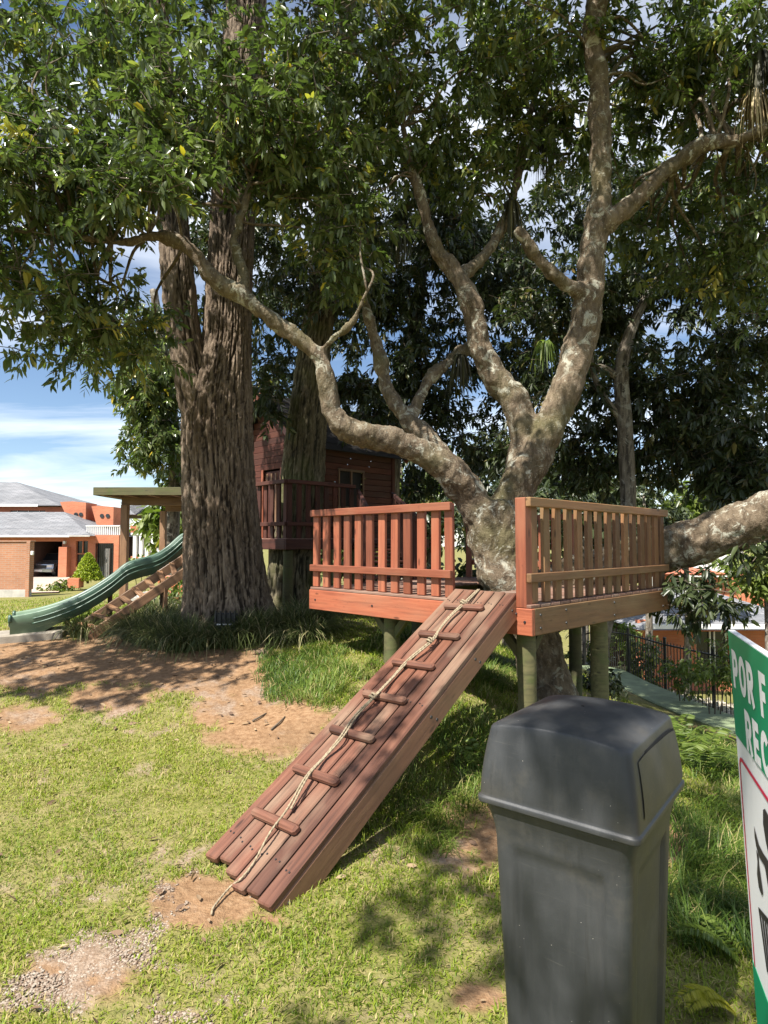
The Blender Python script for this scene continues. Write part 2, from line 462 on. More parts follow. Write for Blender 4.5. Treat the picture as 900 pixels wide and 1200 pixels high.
def build_ground():
    ang = np.concatenate([np.radians(np.arange(-44, 44, 0.26)), np.radians(np.arange(44, 316, 4.0))])
    rad = np.concatenate([np.geomspace(0.5, 13, 300), np.geomspace(13.3, 900, 90)])
    A, R = np.meshgrid(ang, rad)
    x, y = R*np.sin(A), R*np.cos(A)
    z = gh(x, y)
    # small-scale relief of trodden soil close by
    z = z + (fbm(x*9, y*9, 1, 3)-0.5)*0.022*(R < 14)
    d, g, t = masks(x.ravel(), y.ravel(), z.ravel())
    near = (R.ravel() < 16)
    n, k = A.shape
    i = np.arange(n-1)[:, None]*k; j = np.arange(k)[None, :]; j2 = (j+1) % k
    Fq = np.stack([i+j, i+j2, i+k+j2, i+k+j], -1).reshape(-1, 4)[:, ::-1]
    V = np.stack([x.ravel(), y.ravel(), z.ravel()], 1)
    # centre cap
    c = len(V); V = np.vstack([V, [[0, 0, g1(0, 0)]]])
    kk = np.arange(k)
    cap = np.stack([kk, (kk+1) % k, np.full(k, c), np.full(k, c)], -1)
    n_ = NT('lawn_and_soil')
    da, ga = n_.attr('dirt'), n_.attr('gravel')
    v = n_.vec((1, 1, 1), 'Object', False)
    f1 = n_.noise(v, 2.2, 6); f2 = n_.noise(v, 26, 5, 0.6); f3 = n_.noise(v, 110, 3)
    soil = n_.ramp(f2, [(0.25, (0.14, 0.076, 0.038)), (0.5, (0.26, 0.155, 0.084)), (0.78, (0.36, 0.24, 0.142))])
    soil = n_.mix(n_.ramp(f1, [(0.4, 0.0), (0.7, 0.5)]), soil, (0.15, 0.092, 0.05))
    soil = n_.mix(n_.ramp(f3, [(0.62, 0.0), (0.72, 0.8)]), soil, (0.2, 0.12, 0.07))
    th = n_.ramp(f2, [(0.25, (0.07, 0.082, 0.018)), (0.5, (0.16, 0.16, 0.042)), (0.75, (0.27, 0.23, 0.095))])
    th = n_.mix(n_.ramp(f1, [(0.4, 0.0), (0.65, 0.5)]), th, (0.26, 0.21, 0.11))
    c0 = n_.mix(da, th, soil)
    gv = n_.voro(v, 60)
    gc = n_.ramp(gv.outputs['Color'], [(0.0, (0.16, 0.105, 0.07)), (1.0, (0.34, 0.275, 0.22))])
    c0 = n_.mix(n_.math('MULTIPLY', ga, 0.75), c0, gc)
    n_.col(c0); n_.rough(0.95); n_.spec(0.15)
    n_.bump(n_.math('ADD', f2, n_.math('MULTIPLY', f3, 0.5)), 0.8, 0.02)
    me = bpy.data.meshes.new('ground')
    me.from_pydata(V.tolist(), [], Fq.tolist() + [list(r[:3]) for r in cap])
    for nm, a in (('dirt', d*near), ('gravel', g*near)):
        at = me.attributes.new(nm, 'FLOAT', 'POINT'); at.data.foreach_set('value', np.concatenate([a, [0]]).astype(np.float32))
    me.polygons.foreach_set('use_smooth', np.ones(len(me.polygons), bool))
    me.materials.append(n_.m)
    bm = bmesh.new(); bm.from_mesh(me); bmesh.ops.recalc_face_normals(bm, faces=bm.faces[:])
    if sum(f.normal.z for f in list(bm.faces)[:500]) < 0: bmesh.ops.reverse_faces(bm, faces=bm.faces[:])
    bm.to_mesh(me); bm.free()
    o = link(bpy.data.objects.new('ground', me))
    tag(o, kind='structure', label='lawn with bare reddish soil patches falling away to the right')
    return o
ground = build_ground()

# ------------------------------------------------------------------ grass blades
def blade_mat(name, lo, mid, hi, dry, trans=0.35, rough=0.5):
    n = NT(name)
    c = n.ramp(n.attr('hue'), [(0.0, lo), (0.45, mid), (0.8, hi), (0.97, dry)])
    n.col(c); n.rough(rough); n.spec(0.3)
    tr = n.n.new('ShaderNodeBsdfTranslucent'); n.l.new(c, tr.inputs[0])
    ms = n.n.new('ShaderNodeMixShader'); ms.inputs[0].default_value = trans
    n.l.new(n.p.outputs[0], ms.inputs[1]); n.l.new(tr.outputs[0], ms.inputs[2]); n.l.new(ms.outputs[0], n.out.inputs[0])
    return n.m
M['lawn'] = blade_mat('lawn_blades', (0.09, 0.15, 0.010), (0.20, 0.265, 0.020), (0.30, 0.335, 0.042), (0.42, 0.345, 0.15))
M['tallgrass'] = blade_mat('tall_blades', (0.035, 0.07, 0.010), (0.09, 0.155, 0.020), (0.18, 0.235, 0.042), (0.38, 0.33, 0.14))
M['mondo'] = blade_mat('mondo_blades', (0.04, 0.058, 0.018), (0.08, 0.105, 0.032), (0.17, 0.19, 0.07), (0.40, 0.35, 0.19))
def blades(name, x, y, h, w, bend, hue, mat, segs=2, z=None, az=None):
    n = len(x)
    z = gh(x, y) - 0.006 if z is None else z
    az = RNG.uniform(0, 2*math.pi, n) if az is None else az
    lean = bend * RNG.uniform(0.4, 1.3, n)
    dx, dy = np.cos(az), np.sin(az)
    V = np.zeros((n, 2*segs+1, 3)); 
    for k in range(segs+1):
        t = k/segs
        ox = lean*h*(t**1.7); oz = h*np.sqrt(np.maximum(1-(lean*0.75)**2*t*t, 0.04))*t - (lean*h*0.35)*t**3
        cx, cy, cz = x+dx*ox, y+dy*ox, z+oz
        if k == segs:
            V[:, 2*segs] = np.stack([cx, cy, cz], 1)
        else:
            ww = w*(1-0.55*t)*0.5
            V[:, 2*k] = np.stack([cx-dy*ww, cy+dx*ww, cz], 1)
            V[:, 2*k+1] = np.stack([cx+dy*ww, cy-dx*ww, cz], 1)
    tri = []
    for k in range(segs):
        a, b = 2*k, 2*k+1
        if k == segs-1: tri.append((a, b, 2*segs))
        else: tri += [(a, b, b+2), (a, b+2, a+2)]
    tri = np.array(tri)
    F = (np.arange(n)[:, None, None]*(2*segs+1) + tri[None]).reshape(-1, 3)
    return mesh_np(name, V.reshape(-1, 3), F, mat, smooth=True, attrs={'hue': np.repeat(hue, 2*segs+1)})
def scatter(n, r0, r1, a0=-36, a1=36):
    r = np.sqrt(RNG.uniform(r0*r0, r1*r1, n)); a = np.radians(RNG.uniform(a0, a1, n))
    return r*np.sin(a), r*np.cos(a)
def lawn():
    xs, ys = [], []
    for r0, r1, dens in ((1.2, 3.2, 9500), (3.2, 5.2, 7500), (5.2, 8.2, 3200), (8.2, 13, 900), (13, 26, 150)):
        area = math.pi*(r1*r1-r0*r0)*72/360
        x, y = scatter(int(area*dens), r0, r1); xs.append(x); ys.append(y)
    x, y = np.concatenate(xs), np.concatenate(ys)
    z = gh(x, y)
    d, g, t = masks(x, y, z)
    r = np.hypot(x, y)
    clump = fbm(x*6, y*6, 9, 3)
    keep = RNG.uniform(0, 1, len(x)) < np.clip((1-d*1.02)*(1-0.4*g)*(0.35+1.1*clump), 0, 1)*np.where(d > .85, 0.3, 1)
    keep &= ~((x > 3.9) & (x < 5.3) & (y > 6) & (y < 15)) 
    x, y, r, clump, t = x[keep], y[keep], r[keep], clump[keep], t[keep]
    n = len(x)
    sz = np.clip(r/4.0, 1, 3.2)
    h = RNG.uniform(0.018, 0.046, n)*(0.7+0.8*clump)*np.sqrt(sz)*(1+0.8*t)
    w = RNG.uniform(0.0035, 0.0062, n)*sz
    hue = np.clip(RNG.normal(0.5, 0.2, n) + (fbm(x*1.3, y*1.3, 3, 3)-0.5)*1.0 - 0.12*t, 0, 0.95)
    hue = np.where(RNG.uniform(0, 1, n) < 0.13, 1.0, hue)
    o = blades('lawn_grass', x, y, h, w, 0.95, hue, M['lawn'], 2)
    tag(o, 'short patchy yellow-green lawn grass over the sunny ground', 'grass', kind='stuff')
lawn()
def tallgrass():
    xs, ys = [], []
    for r0, r1, dens in ((1.4, 3.5, 5200), (3.5, 9, 3600)):
        area = math.pi*(r1*r1-r0*r0)*72/360
        x, y = scatter(int(area*dens), r0, r1); xs.append(x); ys.append(y)
    x, y = np.concatenate(xs), np.concatenate(ys)
    d, g, t = masks(x, y, gh(x, y))
    cl = fbm(x*4.5, y*4.5, 14, 3)
    keep = RNG.uniform(0, 1, len(x)) < t*sstep(0.32, 0.55, cl)*1.2
    keep &= ~((x > 3.9) & (y > 6))
    # keep the bin's footing and the ramp clear of blades
    keep &= ~(np.hypot(x-0.586, y-1.825) < 0.30)
    x, y, cl = x[keep], y[keep], cl[keep]
    n = len(x); r = np.hypot(x, y)
    h = RNG.uniform(0.07, 0.20, n)*(0.55+0.75*cl)*np.where(x > 0.9, 1.35, 1.0)
    u = 0.712*(x+0.7) + 0.702*(y-2.95); v = -0.702*(x+0.7)+0.712*(y-2.95)
    under = (np.abs(v) < 0.36) & (u > 0) & (u < 1.0)
    h = np.where(under, np.minimum(h, 0.03), h)
    w = RNG.uniform(0.004, 0.008, n)*np.clip(r/4.5, 0.8, 1.6)
    hue = np.clip(RNG.normal(0.5, 0.22, n)+(fbm(x*2, y*2, 8, 2)-.5)*.8, 0, 0.93)
    hue = np.where(RNG.uniform(0, 1, n) < 0.06, 1.0, hue)
    az = RNG.uniform(0, 2*math.pi, n)*0.5 + fbm(x*3, y*3, 4, 2)*9
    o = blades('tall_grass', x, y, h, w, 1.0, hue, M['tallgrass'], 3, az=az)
    tag(o, 'long uncut grass growing beneath the deck and beside the bin', 'grass', kind='stuff')
tallgrass()
def mondo_clump(cx, cy, rad, n, hmin, hmax, label, group):
    a = RNG.uniform(0, 2*math.pi, n); rr = rad*np.sqrt(RNG.uniform(0, 1, n))*0.55
    x, y = cx+np.cos(a)*rr, cy+np.sin(a)*rr
    az = a + RNG.normal(0, 0.6, n)
    h = RNG.uniform(hmin, hmax, n); w = RNG.uniform(0.007, 0.012, n)
    hue = np.clip(RNG.normal(0.42, 0.25, n), 0, 0.94); hue = np.where(RNG.uniform(0, 1, n) < 0.09, 1.0, hue)
    V = gh(x, y) - 0.01
    o = blades('mondo_grass', x, y, h, w, 1.05, hue, M['mondo'], 4, z=V, az=az)
    tag(o, label, 'grass clump', group)
def mondo():
    for i in range(34):
        a = math.radians(180 + 360*i/34 - 90) + random.uniform(-.1, .1)
        rr = random.uniform(0.78, 1.12)
        cx, cy = -2.02+math.cos(a)*rr*1.05, 7.95+math.sin(a)*rr*0.95
        if cy > 8.3: continue
        mondo_clump(cx, cy, random.uniform(0.28, 0.42), 380, 0.28, 0.54, 'dark arching mondo grass clump at the foot of the thick furrowed trunk', 'mondo grass round the thick trunk')
    for px, py in ((345, 740), (325, 745), (360, 752), (190, 735), (205, 748), (182, 722), (100, 745)):
        g = G(px, py)
        mondo_clump(g.x, g.y, 0.32, 420, 0.28, 0.5, 'dark arching mondo grass clump at the foot of the thick furrowed trunk', 'mondo grass round the thick trunk')
mondo()

def gravel():
    x, y = scatter(90000, 1.7, 3.2, -36, -10)
    d, g, t = masks(x, y, gh(x, y))
    k = RNG.uniform(0, 1, len(x)) < g**1.3*0.34
    x, y = x[k], y[k]; n = len(x)
    ico = bmesh.new(); bmesh.ops.create_icosphere(ico, subdivisions=1, radius=1)
    iv = np.array([v.co[:] for v in ico.verts]); fi = np.array([[v.index for v in f.verts] for f in ico.faces]); ico.free()
    s = RNG.uniform(0.0022, 0.0062, n)
    a = RNG.uniform(0, math.pi, n)
    sc = np.stack([s*RNG.uniform(.8, 1.5, n), s, s*RNG.uniform(.45, .8, n)], 1)
    V = iv[None]*sc[:, None]*RNG.uniform(0.8, 1.2, (n, len(iv), 1))
    X = V[..., 0]*np.cos(a)[:, None]-V[..., 1]*np.sin(a)[:, None]; Y = V[..., 0]*np.sin(a)[:, None]+V[..., 1]*np.cos(a)[:, None]
    V = np.stack([X+x[:, None], Y+y[:, None], V[..., 2]+(gh(x, y)+s*0.3)[:, None]], -1).reshape(-1, 3)
    F = (np.arange(n)[:, None, None]*len(iv)+fi[None]).reshape(-1, 3)
    nn = NT('pebble')
    nn.col(nn.ramp(nn.attr('hue'), [(0, (0.13, 0.082, 0.055)), (0.4, (0.215, 0.158, 0.115)), (1, (0.33, 0.28, 0.225))])); nn.rough(0.85)
    o = mesh_np('gravel', V, F, nn.m, attrs={'hue': np.repeat(RNG.uniform(0, 1, n), len(iv))})
    tag(o, 'pale pebbles scattered over thin grass', 'gravel', kind='stuff')
gravel()

# ------------------------------------------------------------------ the square deck round the tree
UX = Vector((0.712, 0.702, 0)); VX = Vector((-0.702, 0.712, 0)); Z = Vector((0, 0, 1))
C0 = Vector((1.0825, 4.5, 0)); DZ = 1.11; SIDE = 2.655
def dk(t, s, z): return C0 + UX*t + VX*s + Z*z
def deck():
    root = thing('tree_deck', dk(1.3, 1.3, 0.2), 'square red-stained timber deck with slatted railings built round a forked tree', 'deck')
    rim_t = 0.045; rh = 0.2; zc = DZ - rh/2
    # rim boards: outer faces on the deck's edge lines
    board('rim_board', root, M['deck'], dk(rim_t/2, 0.0, zc), dk(rim_t/2, SIDE, zc), rim_t, rh, Z)
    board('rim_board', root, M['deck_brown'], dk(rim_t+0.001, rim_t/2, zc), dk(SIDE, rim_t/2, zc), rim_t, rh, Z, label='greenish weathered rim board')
    board('rim_board', root, M['deck'], dk(SIDE-rim_t/2, rim_t+.001, zc), dk(SIDE-rim_t/2, SIDE, zc), rim_t, rh, Z)
    board('rim_board', root, M['deck'], dk(rim_t+.001, SIDE-rim_t/2, zc), dk(SIDE-rim_t-.001, SIDE-rim_t/2, zc), rim_t, rh, Z)
    # bolts on the rim
    def bolt(p, nrm):
        bm = bmesh.new(); bmesh.ops.create_cone(bm, cap_ends=True, segments=8, radius1=0.012, radius2=0.009, depth=0.008)
        m = nrm.to_track_quat('Z', 'Y').to_matrix().to_4x4(); m.translation = p
        mesh_bm('bolt', bm, M['iron'], root, world_m=m)
    for t in (0.12, 0.5, 1.35, 2.45):
        for dz in (-0.05, -0.15): bolt(dk(t, 0, DZ+dz+random.uniform(-.01, .01)) - VX*0.003, -VX)
    for s in (0.06, 0.9, 1.7, 2.55): bolt(dk(0, s, DZ-0.1) - UX*0.003, -UX)
    # joists and floor boards, a hole left for the tree
    for i in range(5):
        s = 0.32 + i*0.5
        if abs(s-1.3) < 0.3: 
            board('joist', root, M['post'], dk(0.05, s, zc-0.02), dk(0.8, s, zc-0.02), 0.045, 0.15, Z)
        else: board('joist', root, M['post'], dk(0.05, s, zc-0.02), dk(SIDE-.05, s, zc-0.02), 0.045, 0.15, Z)
    nb = 18; bw = SIDE/nb
    for i in range(nb):
        t = bw*(i+0.5)
        z = DZ + 0.014
        if 0.92 < t < 1.78:
            board('deck_board', root, M['deck_floor'], dk(t, 0.01, z), dk(t, 0.9, z), bw-0.012, 0.026, Z)
            board('deck_board', root, M['deck_floor'], dk(t, 1.8, z), dk(t, SIDE-.01, z), bw-0.012, 0.026, Z)
        else:
            board('deck_board', root, M['deck_floor'], dk(t, 0.01, z), dk(t, SIDE-.01, z), bw-0.012, 0.026, Z)
    # posts with knee braces
    for t, s, r in ((0.14, 0.14, 0.072), (0.17, 1.62, 0.072), (1.45, 0.20, 0.078), (2.5, 2.3, 0.07), (1.5, 2.5, .07), (2.5, 1.0, 0.07)):
        p = dk(t, s, 0); zb = g1(p.x, p.y) - 0.12
        V = [(p.x, p.y, zb, r*1.03), (p.x+.004, p.y, (zb+DZ)/2, r), (p.x, p.y, DZ-0.03, r*0.98)]
        tube_obj('post', V, 14, 18, M['post'], root, lambda th, ss, rr: (vnoise(np.cos(th)*3, np.sin(th)*3, ss*6+p.x)-0.5)*0.012)
    for t, s, d in ((0.14, 0.14, VX), (0.14, 0.14, UX), (0.17, 1.62, VX), (0.17, 1.62, -VX)):
        board('knee_brace', root, M['post'], dk(t, s, DZ-0.40) + d*0.02, dk(t, s, DZ-0.16) + d*0.24, 0.05, 0.07, Z)
    # railings: (start, along, length, outward normal)
    RT = DZ + 0.826
    def railing(A, along, length, out, nbal, label, first_post=False, z0=DZ, mat=M['deck']):
        r = bpy.data.objects.new('railing', None); link(r, root, Matrix.Translation(A)); r['label'] = label
        top = RT
        B = A + along*length
        board('top_rail', r, mat, A + Z*(top-0.035) + out*0.022, B + Z*(top-0.035) + out*0.022, 0.042, 0.07, Z)
        board('mid_rail', r, mat, A + Z*(z0+0.225) + out*0.022, B + Z*(z0+0.225) + out*0.022, 0.042, 0.068, Z)
        bt = 0.036
        start = 0.1 if first_post else 0.045
        if first_post:
            board('railing_post', r, M['deck'], A + along*0.045 - out*0.047 + Z*(DZ+0.002), A + along*0.045 - out*0.047 + Z*top, 0.09, 0.09, along)
        for i in range(nbal):
            k = start + (length-start-0.05)*(i/(nbal-1)) if nbal > 1 else start
            q = A + along*(k + random.uniform(-.006, .006) + (0.03 if first_post else 0)) - out*(bt/2+0.001)
            if first_post and k > length-0.06: q = q - along*0.03
            lean = along*random.uniform(-.006, .006)
            board('baluster', r, mat, q + Z*(z0+0.03), q + lean + Z*(top-0.012), bt, 0.088, along)
    railing(dk(0.045, 0.77, 0), VX, SIDE-0.77, -UX, 12, 'sunlit orange-red slatted railing beside the ramp')
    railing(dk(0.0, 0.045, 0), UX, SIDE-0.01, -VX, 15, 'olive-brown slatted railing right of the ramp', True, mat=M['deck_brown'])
    railing(dk(SIDE-0.045, 1.05, 0), VX, SIDE-1.1, UX, 9, 'shaded slatted railing along the back of the deck')
    return root
M['iron'] = plain('black_iron', (0.018, 0.018, 0.02), 0.5, 0.2, 20, 0.1)
deck()

# ------------------------------------------------------------------ ramp
RB_R = Vector((-0.485, 2.69, 0)); RB_L = RB_R + VX*0.60
RB_R.z = g1(RB_R.x, RB_R.y) + 0.045; RB_L.z = g1(RB_L.x, RB_L.y) + 0.045
zb_ = 0.5*(RB_R.z + RB_L.z); RB_R.z = zb_; RB_L.z = zb_
RT_R = dk(0.02, 0.135, DZ+0.115); RT_L = dk(0.02, 0.735, DZ+0.115)
def rp(a, b, h=0.0):
    """a: 0 left .. 1 right across the ramp, b: 0 bottom .. 1 top along it, h above the plank faces"""
    p = RB_L.lerp(RB_R, a).lerp(RT_L.lerp(RT_R, a), b)
    return p + RN*h
RLEN = (RT_R - RB_R).length
RAX = (RT_R - RB_R).normalized()
RN = RAX.cross(-VX).normalized()
if RN.z < 0: RN = -RN
RN = -RN if RN.z < 0 else RN
def ramp():
    root = thing('climbing_ramp', rp(0.5, 0), 'sloping red-brown plank ramp with short rungs leading up to the deck', 'ramp')
    n = 6; wtot = 0.60; edge = 0.0
    pw = (1-2*edge)/n
    for i in range(n):
        a = edge + pw*(i+0.5)
        b0 = (0.006, 0.016, 0.004, -0.008, 0.0, -0.004)[i]
        board('plank', root, M['ramp'], rp(a, b0, -0.02), rp(a, 0.998, -0.02), pw*wtot-0.012, 0.038, RN, 0.007)
    sb = 0.135; edge = 0.075
    board('side_board', root, M['ramp_side'], rp(edge/2+.006, 0.008, -sb/2-0.0395), rp(edge/2+.006, 1.0, -sb/2-0.0395), edge*wtot-0.004, sb, RN, 0.007)
    board('side_board', root, M['ramp_side'], rp(1-edge/2-.006, 0.0, -sb/2-0.0395), rp(1-edge/2-.006, 1.0, -sb/2-0.0395), edge*wtot-0.004, sb, RN, 0.007, label='thick right side board with bolt holes')
    for (px, py) in ((533,714),(507,747),(476,781),(442,819),(405,862),(364,910),(318,964)):
        r = ray(px, py); o = Vector((0, 0, EYE))
        k = (rp(0, 0)-o).dot(RN) / r.dot(RN); q = o + r*k
        b = (q-rp(0.5, 0)).dot(RAX)/RLEN
        b = min(max(b, 0.03), 0.97)
        board('rung', root, M['ramp'], rp(0.15, b-0.004, 0.020), rp(0.745, b+0.004, 0.020), 0.05, 0.042, RN, 0.012)
    for b in (0.012, 0.03, 0.5, 0.515, 0.72, 0.735, 0.95, 0.965):
        bm = bmesh.new(); bmesh.ops.create_cone(bm, cap_ends=True, segments=8, radius1=0.011, radius2=0.009, depth=0.006)
        m = (-VX).to_track_quat('Z', 'Y').to_matrix().to_4x4(); m.translation = rp(0.994, b, -0.08-0.05*(int(b*200) % 2)) - VX*0.001
        mesh_bm('bolt', bm, M['iron'], root, world_m=m)
    for b in (0.06, 0.5, 0.93):
        for i in range(n):
            for o in (-0.022, 0.022):
                bm = bmesh.new(); bmesh.ops.create_cone(bm, cap_ends=True, segments=7, radius1=0.0055, radius2=0.005, depth=0.004)
                m = RN.to_track_quat('Z', 'Y').to_matrix().to_4x4(); m.translation = rp((i+0.5)/n+o*random.uniform(.8, 1.3), b+random.uniform(-.004, .004), 0.0005)
                mesh_bm('screw_head', bm, M['iron'], root, world_m=m)
        board('cross_brace', root, M['ramp_side'], rp(0.08, b, -0.062), rp(0.92, b, -0.062), 0.09, 0.04, RN)
ramp()
def rope():
    n = NT('rope_fibre')
    f = n.noise(n.vec((1, 1, 1), 'Object', False), 90, 3); n.col(n.ramp(f, [(0.3, (0.17, 0.13, 0.08)), (0.7, (0.35, 0.285, 0.19))])); n.rough(0.9); n.bump(f, 0.6, 0.004)
    zp = [(765,70),(727,105),(690,140),(662,176),(640,205),(580,255),(540,300),(490,352),(440,402),(402,458),(358,512),(312,562),(262,648),(217,710),(176,786),(142,830)]
    key = []
    rungs = [(533,714),(507,747),(476,781),(442,819),(405,862),(364,910),(318,964)]
    for k, (a, b) in enumerate(zp):
        px, py = 220+a/2.25, 660+b/2.25
        r = ray(px, py); o = Vector((0, 0, EYE))
        lift = 0.012
        q = o + r*((rp(0, 0)-o).dot(RN)/r.dot(RN))
        for (ra, rb) in rungs:
            rq = o + ray(ra, rb)*((rp(0, 0)-o).dot(RN)/ray(ra, rb).dot(RN))
            dd = abs((q-rq).dot(RAX))
            lift = max(lift, 0.054-0.25*max(0, dd-0.025))
        key.append(o + r*((rp(0, 0, lift)-o).dot(RN)/r.dot(RN)))
    for a, b, h in ((110, 872, .02), (70, 922, .015), (62, 935, .012)):
        g = G(220+a/2.25, 660+b/2.25); key.append(Vector((g.x, g.y, g.z+h)))
    nk = len(key)
    path = [(p.x, p.y, p.z, 0.0072-0.003*i/nk) for i, p in enumerate(key)]
    root = thing('climbing_rope', rp(0.6, 1.0, 0.03), 'pale knotted rope lying down the plank ramp', 'rope')
    tw = lambda th, s, r: 0.0013*np.sin(th*3 + s*210)
    tube_obj('rope_strand', path, 700, 10, n.m, root, tw)
    path2 = [(p.x+0.014+0.006*math.sin(i*1.7), p.y+0.006*math.cos(i*2.3), p.z+0.002, 0.0055) for i, p in enumerate(key[:13])]
    tube_obj('rope_strand', path2, 420, 10, n.m, root, tw)
    for i in (1, 4, 7):
        p = key[i] + RN*0.008
        ax = RAX
        th = np.linspace(0, 4*math.pi, 26)
        side = RAX.cross(RN).normalized()
        pts = [tuple(p + ax*((k/25-0.5)*0.05) + side*(math.cos(t)*0.017) + RN*(math.sin(t)*0.013)) + (0.0068,) for k, t in enumerate(th)]
        tube_obj('knot', pts, 70, 8, n.m, root)
rope()

# ------------------------------------------------------------------ litter bin
def plastic():
    n = NT('dark_grey_plastic')
    v = n.vec((1, 1, 1), 'Object', False)
    a = n.noise(v, 5, 6, 0.6); b = n.noise(n.vec((40, 40, 3), 'Object', False), 1, 4); s = n.noise(v, 160, 2)
    c = n.ramp(a, [(0.3, (0.021, 0.023, 0.026)), (0.7, (0.040, 0.042, 0.045))])
    c = n.mix(n.ramp(b, [(0.52, 0.0), (0.75, 0.3)]), c, (0.065, 0.065, 0.065))
    sc_ = n.noise(n.vec((3, 3, 60), 'Object', False), 1.0, 6, 0.75)
    c = n.mix(n.ramp(sc_, [(0.62, 0.0), (0.70, 0.4)]), c, (0.09, 0.088, 0.08))
    dirt_ = n.noise(v, 2.3, 6, 0.7)
    c = n.mix(n.ramp(dirt_, [(0.5, 0.0), (0.72, 0.5)]), c, (0.11, 0.098, 0.078))
    dr_ = n.noise(n.vec((26, 26, 1.2), 'Object', False), 1.0, 5, 0.7)
    c = n.mix(n.ramp(dr_, [(0.6, 0.0), (0.72, 0.5)]), c, (0.012, 0.012, 0.012))
    c = n.mix(n.ramp(n.voro(v, 34).outputs['Distance'], [(0.02, 0.9), (0.04, 0.0)]), c, (0.42, 0.4, 0.36))
    n.col(c); n.rough(n.ramp(a, [(0.3, 0.42), (0.7, 0.6)])); n.spec(0.5)
    n.bump(s, 0.12, 0.002)
    return n.m
M['plastic'] = plastic()
def rrect(hx, hy, r, n=144):
    """rounded rectangle, n points counter-clockwise, spaced evenly along the outline"""
    pts = []
    for cx, cy, a0 in ((hx-r, -hy+r, -90), (hx-r, hy-r, 0), (-hx+r, hy-r, 90), (-hx+r, -hy+r, 180)):
        for k in range(9):
            a = math.radians(a0+90*k/8); pts.append((cx+r*math.cos(a), cy+r*math.sin(a)))
    p = np.array(pts + [pts[0]]); d = np.concatenate([[0], np.cumsum(np.linalg.norm(np.diff(p, axis=0), axis=1))])
    s = np.linspace(0, d[-1], n, endpoint=False)
    return np.stack([np.interp(s, d, p[:, 0]), np.interp(s, d, p[:, 1])], 1)
